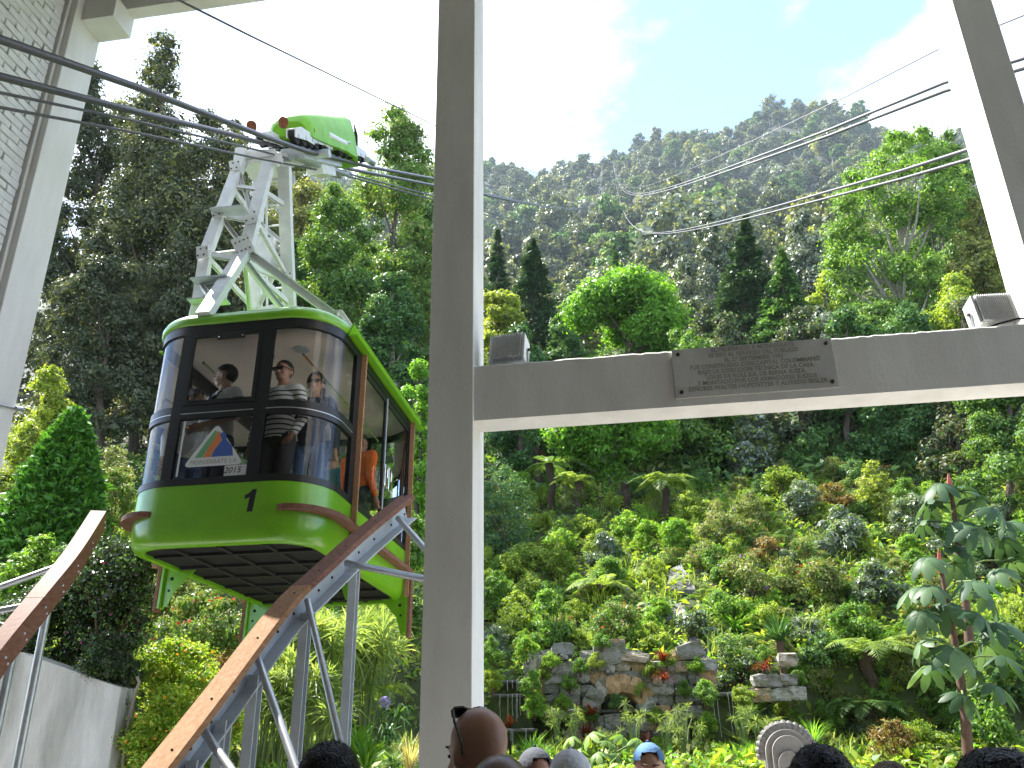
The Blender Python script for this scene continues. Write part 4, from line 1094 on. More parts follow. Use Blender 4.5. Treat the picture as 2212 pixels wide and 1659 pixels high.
T('deciduous_tree', 'tall open tree with visible grey trunk and limbs before the right column', 1945, 288, 900, 165, 40, 'round', n=15000, nb=130, k=.20, m='leaf_mid', m2='leaf_bright', crown_from=.28, limbs=34, trunk_r=.30, bark='bark_pale', edge=.5, lpx=3.4)
T('broadleaf_tree', 'green tree top against the sky next to the right column', 2050, 275, 860, 75, 52, 'column', n=8000, nb=60, k=.34, m='leaf_mid')
T('broadleaf_tree', 'olive yellow bushy tree behind the right column', 2118, 395, 860, 95, 38, 'column', n=12000, nb=70, k=.34, m='leaf_olive', m2='leaf_lime', crown_from=.05)
T('broadleaf_tree', 'light olive tree behind the right floodlight', 2060, 590, 900, 90, 34, 'dome', n=9000, nb=50, k=.34, m='leaf_lime', m2='leaf_mid', crown_from=.05)
T('broadleaf_tree', 'mid green understorey tree below the tall open tree', 1890, 640, 900, 85, 36, 'dome', n=8500, nb=50, k=.34, m='leaf_mid', crown_from=.05)
T('broadleaf_tree', 'dull green understorey tree right of the bright round tree', 1480, 640, 900, 70, 50, 'dome', n=6000, nb=45, k=.34, m='leaf_euca', m2='leaf_olive', crown_from=.05)
T('broadleaf_tree', 'green understorey tree left of the bright round tree', 1215, 670, 900, 60, 44, 'dome', n=6000, nb=45, k=.34, m='leaf_deep', crown_from=.05)
# ---- wood below the beam (shaded edge of the forest)
W = dict(k=.30, nb=70)
T('broadleaf_tree', 'spreading tree with pale trunk directly under the beam', 1320, 860, 1108, 150, 25, 'umbrella', m='leaf_bright', m2='leaf_mid', n=14000, crown_from=.30, limbs=14, trunk_r=.26, bark='bark_pale', lpx=4.0, **W)
T('broadleaf_tree', 'large leaved young tree with pale sunlit foliage under the plaque end', 1622, 885, 1075, 60, 26, 'dome', m='leaf_silver', m2='leaf_lime', n=5000, crown_from=.2, lpx=5.5, **W)
for i, (px, yt, yb, hw, Y, m, lab) in enumerate((
    (1120, 700, 1070, 103, 27.0, 'leaf_deep', 'dark shaded tree behind the tree ferns'),
    (1480, 690, 1080, 126, 27.0, 'leaf_mid', 'green tree of the wood edge right of the spreading tree'),
    (1560, 670, 1080, 92, 28.0, 'leaf_dark', 'dark tree in the deep shade beneath the plaque'),
    (1730, 650, 1090, 109, 28.0, 'leaf_dark', 'dark tree of the wood edge right of the young pale tree'),
    (1830, 650, 1080, 114, 27.0, 'leaf_deep', 'deep green tree with crooked dark stem in the wood edge'),
    (1960, 650, 1100, 126, 27.0, 'leaf_deep', 'deep green tree behind the tall yellow leaved shrub'),
    (2080, 640, 1120, 126, 25.0, 'leaf_dark', 'dark tree behind the upper big leaved plant'),
    (2180, 660, 1150, 114, 22.0, 'leaf_mid', 'mid green tree at the right edge below the beam'))):
    T('wood_edge_tree', lab, px, yt, yb, hw, Y, 'column', m=m, m2='leaf_deep', n=10000, crown_from=.10, limbs=8, lpx=4.0, **W)

# ================================================================== GARDEN: plant kit
CACHE = {}
def cached(key, fn, nvar=3):
    k = (key, random.randrange(nvar))
    if k not in CACHE: CACHE[k] = fn(np.random.default_rng(abs(hash(str(k))) % 99991 if False else sum(map(ord, str(k)))*131 + 7))
    return CACHE[k]
SHRUB = {  # leaf material, second material, leaves, half leaf length, profile, aspect, flowers, petal material, blobs
 'green':   ('leaf_mid', 'leaf_bright', 3600, 0.0561, 'dome', .5, 0, None, 22),
 'bright':  ('leaf_bright', 'leaf_lime', 3600, 0.0561, 'dome', .5, 0, None, 22),
 'lime':    ('leaf_lime', 'leaf_mid', 3600, 0.0495, 'dome', .55, 0, None, 22),
 'deep':    ('leaf_deep', 'leaf_mid', 3600, 0.0528, 'dome', .5, 0, None, 22),
 'blue':    ('leaf_blue', 'leaf_mid', 6240, 0.0363, 'round', .5, 26, 'petal_orange', 30),
 'silver':  ('leaf_silver', 'leaf_mid', 3120, 0.0660, 'dome', .42, 0, None, 20),
 'rust':    ('leaf_rust', 'leaf_olive', 4080, 0.0429, 'dome', .5, 0, None, 22),
 'purple':  ('leaf_olive', 'leaf_mid', 4800, 0.0383, 'dome', .5, 34, 'petal_purple', 24),
 'redbell': ('leaf_mid', 'leaf_olive', 4560, 0.0396, 'dome', .5, 40, 'petal_red', 24),
 'hedge':   ('leaf_lime', 'leaf_bright', 7680, 0.0330, 'round', .6, 30, 'petal_orange', 34),
 'yellow':  ('leaf_mid', 'leaf_silver', 5280, 0.0363, 'round', .55, 34, 'petal_yellow', 26),
 'magenta': ('leaf_purple_dark', 'leaf_deep', 8640, 0.0330, 'round', .6, 26, 'petal_magenta', 36),
 'tall':    ('leaf_lime', 'leaf_olive', 3600, 0.0660, 'column', .42, 0, None, 24),
 'olive':   ('leaf_olive', 'leaf_mid', 4320, 0.0429, 'dome', .5, 12, 'petal_red', 22),
}
def shrub_mesh(kind, ratio):
    """ratio: height over half width; leaves keep their shape whatever the outline"""
    m, m2, n, L, prof, asp, nf, fm, nb = SHRUB[kind]
    rb = min((.6,.9,1.3,1.9,2.8,4.2), key=lambda q: abs(math.log(q/ratio)))
    def fn(rng):
        cs, rs = crown_blobs(.06*rb, .90*rb, 1.0, prof, int(nb*max(.8, rb*.75)), rng, .36)
        nn = int(n*min(1.6, max(.75, rb*.62)))
        V = blob_leaves(cs, rs, nn, L, rng, asp, .8 if rb > 1 else .62, .35, up=.5)
        V[..., 2] = np.maximum(V[..., 2], -.10*rb)
        me = quads_mesh('foliage', V, [m, m2], midx=(rng.random(nn) < .3))
        st = MB()
        for c in cs[:9]: st.tube([(c[0]*.1, c[1]*.1, -.2), (c[0]*.5, c[1]*.5, c[2]*.6), tuple(c)], [.03,.02,.008], 5, cap=False)
        so = bpy.data.meshes.new('stems'); so.from_pydata(st.v, [], st.f); so.materials.append(MATS['stem_brown'])
        fl = None
        if nf:
            k = rng.choice(len(cs), nf); d = nrm(rng.normal(size=(nf,3)) + np.array([0,-.5,.5])); P = cs[k] + d*(rs[k]*1.08)[:,None]*np.array([1,1,.7])
            q = []
            for _ in range(2): q.append(leaves(P + rng.normal(size=P.shape)*.01, d + rng.normal(size=P.shape)*.5, np.full(nf, L*1.0), .85, rng))
            fl = quads_mesh('flowers', np.concatenate(q), fm)
        return me, so, fl
    return cached(('shrub', kind, rb), fn, 2), rb
def shrub(kind, label, px, py, hpx, wpx, group=None, name='shrub', sink=.1, dy=0.0, at=None, z0=None):
    p = np.array(at, float) if at is not None else G(px, py)
    p[1] += dy; s = mpp(p); h, w = hpx*s, wpx*s/2; (me, so, fl), rb = shrub_mesh(kind, h*1.05/w)
    if z0 is not None: p[2] = z0
    t = thing(name, label, 'shrub', (p[0], p[1], p[2]-sink*h), (0,0,random.uniform(0,6.28)), group=group, world_space=False, scale=(w, w, h*1.05/rb))
    link_obj('foliage', me, t); link_obj('stems', so, t)
    if fl: tag(link_obj('flowers', fl, t), kind='stuff')
    return t
# ---- fronds
def frond_mesh(name, m, n=24, arch=.55, plen=.20, rise=.35, pw=.16, tips=0.0, seed=1):
    """one feathered frond of length 1 along +x: it rises, arches over and its leaflets hang a little"""
    rng = np.random.default_rng(seed); Q = []
    def pos(t): return np.array([t*(1-.12*t), 0, rise*t - arch*t*t])
    for i in range(2, n):
        t = i/n; p = pos(t); tg = nrm(pos(t+.02) - pos(t-.02)); pl = plen*math.sin(math.pi*min(1,(t*.92+.09)))**.75
        for s in (-1, 1):
            d = nrm(np.array([tg[0]*.45, s*.9, tg[2]*.45 - .28 + rng.normal()*.08])); e = p + d*pl
            w = tg*pl*pw
            midp = p + d*pl*.5 + np.array([0,0,pl*.05])
            Q.append([p - w*.35, midp - w*.75, e, midp + w*.75])
    V = np.array(Q); rach = []
    for i in range(10):
        a, b = pos(i/10), pos((i+1)/10); w = .012*(1-i/12)
        rach.append([a + [0,-w,0], a + [0,w,0], b + [0,w,0], b + [0,-w,0]])
    V = np.concatenate([V, np.array(rach)])
    return quads_mesh(name, V, m)
FROND = {}
def frond(m, kind):
    if (m, kind) not in FROND:
        kw = dict(tree=dict(arch=.75, rise=.50, plen=.24, n=26), low=dict(arch=.6, rise=.75, plen=.15, n=20), palm=dict(arch=.8, rise=.7, plen=.34, n=24, pw=.06), up=dict(arch=.35, rise=.95, plen=.13, n=18), sag=dict(arch=1.25, rise=.25, plen=.22, n=22))[kind]
        FROND[(m, kind)] = frond_mesh('frond', m, seed=len(FROND), **kw)
    return FROND[(m, kind)]
def fern(label, px, py, flen_px, n, m='leaf_fern', kind='low', trunk_px=0, name='fern', group=None, pitch=0.0, at=None, spread=6.283, a0=0.0, cat='fern', dead=0):
    p = np.array(at, float) if at is not None else G(px, py)
    s = mpp(p); L = flen_px*s; h = trunk_px*s; rr = random.Random(int(px*3 + py))
    t = thing(name, label, cat, tuple(p), world_space=False, group=group)
    if h > 0:
        mb = MB(); pts = [(rr.uniform(-.03,.03)*i, rr.uniform(-.03,.03)*i, -.3 + (h+.3)*i/5) for i in range(6)]
        mb.tube(pts, [.16,.12,.10,.10,.11,.13], 9); mb.build('trunk', 'fern_trunk', t, smooth=True)
    for i in range(n):
        o = link_obj('frond', frond(m, kind), t); a = a0 + spread*(i + rr.uniform(-.3,.3))/n; k = L*rr.uniform(.8,1.12)
        o.location = (0, 0, h); o.rotation_euler = (rr.uniform(-.25,.25), pitch + rr.uniform(-.28,.22), a); o.scale = (k, k, k)
    for i in range(dead):
        o = link_obj('dead_frond', frond('leaf_rust', 'sag'), t); a = rr.uniform(0, 6.28); k = L*rr.uniform(.55,.8)
        o.location = (0, 0, h); o.rotation_euler = (0, .5, a); o.scale = (k, k, k)
    return t
# ---- blade rosettes (yucca, agapanthus, bromeliad, grass)
def blades_mesh(n, m, width, arch, spread, seed, name='leaves', zmin=.2):
    rng = np.random.default_rng(seed); Q = []
    for i in range(n):
        a = rng.random()*6.283; el = math.radians(rng.uniform(zmin*90, 88 if spread < 1 else 85)); L = rng.uniform(.65,1.0)
        h = np.array([math.cos(a), math.sin(a), 0]); side = np.array([-math.sin(a), math.cos(a), 0])
        prev = np.zeros(3) + h*.03; e = el; w = width*rng.uniform(.7,1.1); pw = w
        for k in range(3):
            e2 = e - arch*rng.uniform(.6,1.3)*(k+.5)/2; nx = prev + (h*math.cos(e2) + np.array([0,0,math.sin(e2)]))*L/3
            nw = w*(.95 if k == 0 else .62 if k == 1 else .03); fold = np.array([0,0,.0])
            Q.append([prev - side*pw, nx - side*nw, nx + side*nw, prev + side*pw]); prev, pw, e = nx, nw, e2
    return quads_mesh(name, np.array(Q), m)
def rosette(label, px, py, rpx, m='leaf_deep', n=60, width=.035, arch=.5, trunk_px=0, name='spiky_plant', cat='plant', group=None, at=None, zmin=.2, seed=0, lift=0.0):
    p = np.array(at, float) if at is not None else G(px, py)
    s = mpp(p); L = rpx*s; h = trunk_px*s; key = (m, n, width, arch, zmin, seed)
    if key not in CACHE: CACHE[key] = blades_mesh(n, m, width, arch, .9, seed + n, zmin=zmin)
    t = thing(name, label, cat, tuple(p), (0,0,random.uniform(0,6)), world_space=False, group=group)
    if h > 0: MB().tube([(0,0,-.2),(.02,.01,h*.5),(0,0,h)], [.07,.055,.06], 8).build('stem', 'stem_brown', t, smooth=True)
    o = link_obj('leaves', CACHE[key], t); o.scale = (L,)*3; o.location = (0,0,h+lift)
    return t
def papyrus(label, px, py, hpx, n, group=None, m='leaf_feather', at=None, tuft=.3, rays=46):
    p = np.array(at, float) if at is not None else G(px, py)
    s = mpp(p); H = hpx*s; rr = random.Random(int(px + py)); t = thing('papyrus', label, 'plant', tuple(p), world_space=False, group=group)
    st = MB(); Q = []; rng = np.random.default_rng(int(px*3+py))
    for i in range(n):
        a = rr.uniform(0, 6.28); sp = rr.uniform(.05,.38)*H; h = H*rr.uniform(.55,1.0); e = np.array([sp*math.cos(a), sp*math.sin(a), h])
        st.tube([(e[0]*.15, e[1]*.15, -.1), (e[0]*.5, e[1]*.5, h*.6), tuple(e)], [.014,.011,.007], 5, cap=False)
        d = nrm(rng.normal(size=(rays,3)) + np.array([0,0,.55])); L = tuft*H*rng.uniform(.6,1.05,rays)
        sd = nrm(np.cross(d, rng.normal(size=(rays,3))))*(.012*H*tuft*2.2)
        mid = e + d*(L*.55)[:,None]; tip = e + d*L[:,None] - np.array([0,0,1])*(L*.22)[:,None]
        Q.append(np.stack([np.repeat(e[None], rays, 0), mid - sd, tip, mid + sd], 1))
    so = st.build('stems', 'stem_green', t, smooth=True); tag(so, kind='stuff')
    tag(link_obj('tufts', quads_mesh('tufts', np.concatenate(Q), m), t), kind='stuff')
    return t
# ---- plant with large hand shaped leaves on long stalks
def palmate_mesh(m, lobes=7, seed=0, name='leaf', cut=.55):
    rng = np.random.default_rng(seed); mb = MB(); 
    for i in range(lobes):
        a = (i - (lobes-1)/2)*(2*math.pi*.86/lobes); L = 1.0 - .30*abs(i - (lobes-1)/2)/((lobes-1)/2); w = .215
        d = Vector((math.cos(a), math.sin(a), 0)); s = Vector((-math.sin(a), math.cos(a), 0))
        v = []; 
        for k, (t, ww) in enumerate(((0,.05),(.3,.13),(.6,w),(.85,.17),(1.0,.03))):
            z = .16*t - .72*t*t + rng.normal()*.02
            c = d*(t*L) + Vector((0,0,z)); v += [c - s*ww*L - Vector((0,0,.06*ww*4)), c, c + s*ww*L - Vector((0,0,.06*ww*4))]
        f = []
        for k in range(4):
            f += [(k*3, k*3+1, k*3+4, k*3+3), (k*3+1, k*3+2, k*3+5, k*3+4)]
        mb.add(v, f)
    me = bpy.data.meshes.new(name); me.from_pydata(mb.v, [], mb.f); me.materials.append(MATS[m]); me.polygons.foreach_set('use_smooth', [True]*len(mb.f)); return me
PALM = palmate_mesh('leaf_big'); GUNN = palmate_mesh('leaf_mid', 6, 3)
def cecropia(label, stem_px, Y, leaf_px, spots, name='big_leaved_plant'):
    """stem_px: picture points of the stem from the root up; spots: picture points of the leaf centres"""
    P = [Vector(UY(a, b, Y)) for a, b in stem_px]; base = P[0].copy(); s = mpp(P[-1])
    t = thing(name, label, 'plant', tuple(base), world_space=False); rr = random.Random(int(stem_px[0][0]))
    Q = [p - base for p in P]; k = len(Q)
    MB().tube(Q, [.075 - .045*i/(k-1) for i in range(k)], 9).build('stem', 'stem_brown', t, smooth=True)
    top = Q[-1]; MB().tube([Q[-1], Q[-1] + Vector((0,0,.12)), Q[-1] + Vector((.02,0,.34))], [.05,.055,.012], 8).build('red_bud', 'stem_red', t, smooth=True)
    for (a, b) in spots:
        c = Vector(UY(a, b, Y + rr.uniform(-.7,.5))) - base; z = c.z - rr.uniform(.05,.35)*leaf_px*s
        q = None
        for i in range(k-1):
            if Q[i].z <= z <= Q[i+1].z: q = Q[i].lerp(Q[i+1], (z-Q[i].z)/(Q[i+1].z-Q[i].z))
        if q is None: q = Q[-1] if z > Q[-1].z else Q[0]
        MB().tube([q, q.lerp(c, .5) + Vector((0,0,.06)), c], [.018,.014,.010], 6).build('leaf_stalk', 'stem_green', t, smooth=True)
        o = link_obj('leaf', PALM, t); o.location = c; L = leaf_px*s*rr.uniform(.85,1.15)
        out_ = math.atan2(c.y - q.y, c.x - q.x); o.scale = (L,)*3; o.rotation_euler = (rr.uniform(-.6,.6), rr.uniform(.15,.95), out_ + rr.uniform(-.6,.6))
    return t

# ================================================================== STONE ARCH WALL, CASCADE, SCULPTURE
def stone_material():
    m = bpy.data.materials.new('garden_stone'); m.use_nodes = True; t = m.node_tree; b = t.nodes['Principled BSDF']; b.inputs['Roughness'].default_value = .9
    oi = _n(t, 'ShaderNodeObjectInfo'); rp = _n(t, 'ShaderNodeValToRGB'); e = rp.color_ramp.elements
    e[0].color = (.15,.15,.135,1); e[1].color = (.27,.26,.235,1); e[1].position = .55
    k = e.new(.80); k.color = (.36,.35,.32,1); k = e.new(.95); k.color = (.33,.22,.10,1)
    t.links.new(oi.outputs['Random'], rp.inputs[0])
    tcn = _n(t, 'ShaderNodeTexCoord'); n1 = _n(t, 'ShaderNodeTexNoise'); n1.inputs['Scale'].default_value = 3.2; n1.inputs['Detail'].default_value = 8
    t.links.new(tcn.outputs['Object'], n1.inputs['Vector'])
    mr = _n(t, 'ShaderNodeMapRange'); mr.inputs['From Min'].default_value = .42; mr.inputs['From Max'].default_value = .68
    t.links.new(n1.outputs['Fac'], mr.inputs[0])
    mxx = _n(t, 'ShaderNodeMix', data_type='RGBA'); t.links.new(mr.outputs[0], mxx.inputs['Factor']); t.links.new(rp.outputs[0], mxx.inputs['A']); mxx.inputs['B'].default_value = (.105,.115,.065,1)
    t.links.new(mxx.outputs['Result'], b.inputs['Base Color'])
    n2 = _n(t, 'ShaderNodeTexNoise'); n2.inputs['Scale'].default_value = 9; n2.inputs['Detail'].default_value = 8; t.links.new(tcn.outputs['Object'], n2.inputs['Vector'])
    bp = _n(t, 'ShaderNodeBump'); bp.inputs['Strength'].default_value = .7; bp.inputs['Distance'].default_value = .05; t.links.new(n2.outputs['Fac'], bp.inputs['Height']); t.links.new(bp.outputs[0], b.inputs['Normal'])
    MATS['garden_stone'] = m
stone_material()
mat('stone_ochre', (.30,.20,.10), .9, var=.3, scale=6, bump=.5, bscale=12)
mat('stone_carved', (.22,.21,.195), .85, var=.2, scale=7, bump=.3, bscale=30)
mat('wet_rock', (.085,.08,.075), .5, var=.5, scale=10, bump=.8, bscale=24, spec=.4)
mat('moss', (.03,.04,.014), .9, col2=(.09,.115,.035), scale=6, bump=.8, bscale=20)
mat('wet_dark', (.022,.024,.018), .35, var=.5, scale=8, bump=.5)
def stone_mesh(seed, rough=.14):
    rr = random.Random(seed); bm = bmesh.new(); bmesh.ops.create_cube(bm, size=1.0)
    bmesh.ops.subdivide_edges(bm, edges=list(bm.edges), cuts=1, use_grid_fill=True)
    for v in bm.verts:
        c = v.co; l = max(abs(c.x), abs(c.y), abs(c.z)); r_ = c.length; c *= (1 - .32*max(0, (r_/.5 - 1))*.8)
        v.co = c + Vector((rr.uniform(-1,1), rr.uniform(-1,1), rr.uniform(-1,1)))*rough*.55
    me = bpy.data.meshes.new('stone'); bm.to_mesh(me); bm.free(); me.materials.append(MATS['garden_stone']); return me
STM = [stone_mesh(s) for s in range(9)]; OCM = []
for s in range(3):
    me = STM[s].copy(); me.materials.clear(); me.materials.append(MATS['stone_ochre']); OCM.append(me)
WY = 16.0
sw_ = thing('stone_arch_wall', 'rough grey stone garden wall with a low arch over a dark niche', 'stone wall', tuple(UY(1330, 1640, WY)), world_space=False)
B0 = Vector(sw_.location)
def put_stone(px, py, wpx, hpx, rot=0.0, ochre=False, depth=.34, dy=0.0, parent=None, Y=WY, base=None):
    p = Vector(UY(px, py, Y)) - (base if base is not None else B0); s = mpp(UY(px, py, Y))
    o = link_obj('stone', random.choice(OCM if ochre else STM), parent or sw_); o.location = (p.x, p.y + dy, p.z)
    o.scale = (wpx*s*1.16, depth*random.uniform(.85,1.2), hpx*s*1.16); o.rotation_euler = (random.uniform(-.15,.15), rot + random.uniform(-.07,.07), random.uniform(-.12,.12)); return o
def wall_top(px):
    return float(np.interp(px, [1140,1160,1205,1225,1245,1290,1310,1340,1375,1400,1440,1490,1515,1530], [1440,1418,1402,1405,1425,1418,1398,1400,1412,1425,1425,1402,1420,1450]))
y = 1632.0; row = 0; rr = random.Random(8)
while y > 1395:
    hh = rr.uniform(17, 27); x = 1148 - rr.uniform(0, 20)
    while x < 1520:
        ww = rr.uniform(18, 40); cxp, cyp = x + ww/2, y - hh/2
        ina = ((cxp-1337)/66)**2 + ((cyp-1534)/66)**2 < 1 and cyp < 1536
        if wall_top(cxp) - 4 < cyp and not ina and (cyp < 1560 or 1240 < cxp < 1500):
            put_stone(cxp, cyp + rr.uniform(-3,3), ww, hh, ochre=rr.random() < .07)
        x += ww + 1.5
    y -= hh + 1.0; row += 1
for i in range(8):      # voussoirs of the arch
    a = math.pi*(i + .5)/8; put_stone(1337 - 60*math.cos(a), 1532 - 52*math.sin(a), 26, 36, rot=math.pi/2 - a if False else -(math.pi/2 - a), ochre=i in (3,4,5,6), depth=.42, dy=-.06)
for (a, b, w, h, r_) in ((1318,1412,62,40,-.15),(1215,1405,42,26,.1),(1372,1424,56,20,.12),(1490,1406,50,30,-.2),(1160,1450,30,60,0)): put_stone(a, b, w, h, r_, depth=.45)
p0_ = Vector(UY(1150,1650,WY+.34)) - B0; p1_ = Vector(UY(1520,1436,WY+.34)) - B0
MB().box((p0_.x, .26, p0_.z), (p1_.x, .62, p1_.z - .25)).build('wall_core', 'wet_dark', sw_)
pl_ = Vector(UY(1337,1532,WY-.1)) - B0; MB().box((pl_.x-.55, -.12, pl_.z-.05), (pl_.x+.55, .30, pl_.z)).build('niche_ledge', 'wet_rock', sw_, bevel=.01)
rk = thing('stone_pile', 'short pile of pale rough stones right of the waterfall', 'stone wall', tuple(UY(1675, 1515, 15.6)), world_space=False); B1 = Vector(rk.location)
for (a, b, w, h) in ((1640,1500,44,26),(1685,1502,46,24),(1662,1474,46,26),(1700,1468,36,24),(1700,1425,40,28),(1640,1470,30,22),(1720,1500,40,26),(1610,1500,36,24)): put_stone(a, b, w, h, parent=rk, Y=15.6, base=B1)
# wet stone channels and ledges with falling water
def water_material():
    m = bpy.data.materials.new('white_water'); m.use_nodes = True; t = m.node_tree; b = t.nodes['Principled BSDF']
    b.inputs['Base Color'].default_value = (.75,.80,.82,1); b.inputs['Roughness'].default_value = .15; b.inputs['Transmission Weight'].default_value = .35; b.inputs['IOR'].default_value = 1.33
    MATS['white_water'] = m
water_material()
def quad_slab(name, label, cat, pts, m, thick=.12, kind=None):
    P = [Vector(p) for p in pts]; v = [tuple(p) for p in P] + [tuple(p - Vector((0,0,thick))) for p in P]; n = len(P)
    f = [tuple(range(n)), tuple(range(n, 2*n))[::-1]] + [(i, n+i, n+(i+1)%n, (i+1)%n) for i in range(n)]
    o = MB().add(v, f).build(name, m, None); return tag(o, label, cat, kind=kind)
def gp_(a, b, up=.0): p = G(a, b); return (p[0], p[1], p[2] + up)
quad_slab('water_channel', 'upper grey stone channel carrying the stream down the slope', 'water channel', [gp_(1440,1290,.16), gp_(1505,1290,.16), gp_(1490,1258,.18), gp_(1468,1240,.2), gp_(1450,1246,.18)], 'wet_rock')
quad_slab('water_channel', 'wide grey stone basin under the upper stream', 'water channel', [gp_(1400,1352,.16), gp_(1490,1352,.16), gp_(1478,1322,.18), gp_(1400,1326,.18)], 'wet_rock')
quad_slab('water_channel', 'lower stream bed beside the yellow flowering shrub', 'water channel', [gp_(1500,1470,.16), gp_(1556,1476,.16), gp_(1530,1420,.18), gp_(1505,1395,.18), gp_(1490,1400,.18)], 'wet_rock')
def fall(label, a, b, w_px, n=6):
    p = Vector(UY(*a, G(*a)[1] - .12)); q = Vector(UY(*b, G(*b)[1] - .25)); q.y = min(q.y, p.y); s = mpp(p); t = MB()
    rr = random.Random(int(a[0]+a[1]))
    for i in range(n):
        o = Vector((rr.uniform(-.5,.5)*w_px*s, rr.uniform(-.05,.05), 0)); t.tube([p + o, p.lerp(q, .5) + o*.9 + Vector((0,-.03,0)), q + o*1.2], [.010,.013,.016], 5)
    return tag(t.build('waterfall', 'white_water', None, smooth=True), label, 'waterfall', kind='stuff')
fall('small upper spout of water falling into the grey channel', (1470,1218), (1477,1246), 6)
fall('thin spout of water falling into the grey basin', (1472,1302), (1478,1332), 6)
fall('spout of water beside the yellow flowering shrub', (1510,1392), (1512,1410), 8)
def ledge(label, px, py, wpx, drop, Y):
    a = Vector(UY(px - wpx/2, py, Y)); b = Vector(UY(px + wpx/2, py, Y)); s = mpp(a); t = thing('cascade_ledge', label, 'waterfall', tuple((a+b)/2))
    MB().box((a.x, Y, a.z-.055), (b.x, Y+.5, a.z)).build('stone_lip', 'wet_rock', t, bevel=.02)
    MB().box((a.x+.04, Y+.16, a.z-drop*s-.3), (b.x-.04, Y+.55, a.z-.0555)).build('wet_face', 'moss', t)
    w = MB(); rr = random.Random(int(px))
    for i in range(int(wpx/14)):
        x = rr.uniform(a.x+.08, b.x-.08); L = drop*s*rr.uniform(.7,1.0); w.tube([(x, Y-.01, a.z-.01), (x, Y-.05, a.z-L*.5), (x+.01, Y-.06, a.z-L)], [.004,.003,.004], 5)
    tag(w.build('falling_water', 'white_water', t, smooth=True), kind='stuff')
ledge('upper water ledge at the foot of the slope next to the middle column', 1085, 1408, 100, 30, 17.2)
ledge('broad wet cascade step next to the middle column', 1105, 1470, 100, 24, 16.2)
ledge('lower cascade step with falling water above the red bromeliad', 1105, 1500, 90, 60, 15.8)
ledge('lowest wet step at the left foot of the arch wall', 1110, 1575, 90, 60, 15.2)
ledge('waterfall step right of the arch wall', 1560, 1497, 90, 110, 15.4)
# carved round stone
sc = thing('carved_stone', 'round topped carved stone with a rim of knobs behind the waiting crowd', 'sculpture', tuple(UY(1697, 1720, 9.5)), world_space=False); B2 = Vector(sc.location)
cc = Vector(UY(1700, 1626, 9.5)) - B2; s = mpp(UY(1700, 1628, 9.5)); r0 = 47*s
def disc_poly(r, zlow, n=28): return [(r*math.cos(math.pi*i/n), r*math.sin(math.pi*i/n)) for i in range(n+1)] + [(-r, -zlow), (r, -zlow)]
Mx = Matrix.Translation(cc) @ Matrix.Rotation(R(90), 4, 'X')
MB().prism(disc_poly(r0, 1.9), .22, Mx).build('slab', 'stone_carved', sc, bevel=.012)
MB().prism(disc_poly(r0*.74, 1.9), .06, Mx @ Matrix.Translation((0,0,.141))).build('raised_panel', 'stone_carved', sc, bevel=.012)
MB().prism(disc_poly(r0*.55, 1.9), .04, Mx @ Matrix.Translation((0,-.10,.192))).build('raised_panel', 'stone_carved', sc, bevel=.01)
for i in range(17):
    a = math.pi*(i - .5)/15; p = cc + Vector((math.cos(a)*(r0+.03), 0, math.sin(a)*(r0+.03))); q = cc + Vector((math.cos(a)*(r0+.085), 0, math.sin(a)*(r0+.085)))
    MB().tube([p - (q-p)*.6, p, p.lerp(q,.45), p.lerp(q,.5), q], [.042,.045,.034,.04,.018], 9).build('knob', 'stone_carved', sc, smooth=True)
for k in range(3): MB().box((cc.x-r0*.5, -.235, cc.z-.16-.2*k-.012), (cc.x+r0*.5, -.225, cc.z-.16-.2*k)).build('groove', 'wet_dark', sc)
# white garden wall at the left
ww = thing('garden_wall', 'low white plastered garden wall under the dark creeper at the lower left', 'wall', (-6.6, 8.5, 0))
v = [(-8.2,8.45,-.2),(-5.34,8.45,-.2),(-5.34,8.45,2.26),(-6.55,8.45,2.64),(-8.2,8.45,2.70)]
v += [(x, 8.75, z) for x, _, z in v]
MB().add(v, [(0,1,2,3,4),(9,8,7,6,5)] + [(i,5+i,5+(i+1)%5,(i+1)%5) for i in range(5)]).build('plaster', 'wall_dirty', ww, bevel=.01)

# ================================================================== PLANTING, right bay
fern('tree fern with brown hanging fronds highest under the beam near the middle column', 1166, 1062, 62, 11, m='leaf_fern_dark', kind='up', trunk_px=100, name='tree_fern', dead=9, pitch=-.1)
fern('tree fern with one pale arching frond left of the spreading tree', 1192, 1105, 78, 11, kind='tree', m='leaf_fern_dark', trunk_px=105, name='tree_fern')
fern('small tree fern with bristly dark stem before the spreading tree', 1246, 1112, 66, 10, kind='tree', trunk_px=75, name='tree_fern', m='leaf_fern')
fern('broad tree fern with drooping fronds right of the pale trunk', 1442, 1122, 92, 15, kind='tree', trunk_px=82, name='tree_fern', m='leaf_fern')
fern('slim tree fern stem left of the broad tree fern', 1352, 1100, 50, 8, kind='tree', trunk_px=60, name='tree_fern', m='leaf_fern_dark')
fern('pale glowing tree fern in the middle of the slope', 1305, 1300, 98, 13, kind='tree', trunk_px=34, name='tree_fern', m='leaf_fern')
fern('large pale tree fern at the lower right with bright outstretched fronds', 1895, 1520, 150, 14, kind='tree', trunk_px=105, name='tree_fern', m='leaf_fern', pitch=-.12)
fern('duller tree fern below the large pale one at the lower right', 1880, 1600, 120, 14, kind='tree', trunk_px=70, name='tree_fern', m='leaf_fern_dark')
fern('palm with upright feathered leaves on the flowered slope', 1660, 1175, 70, 9, kind='palm', m='leaf_mid', name='palm_plant', cat='palm', pitch=-.35)
rr = random.Random(21)
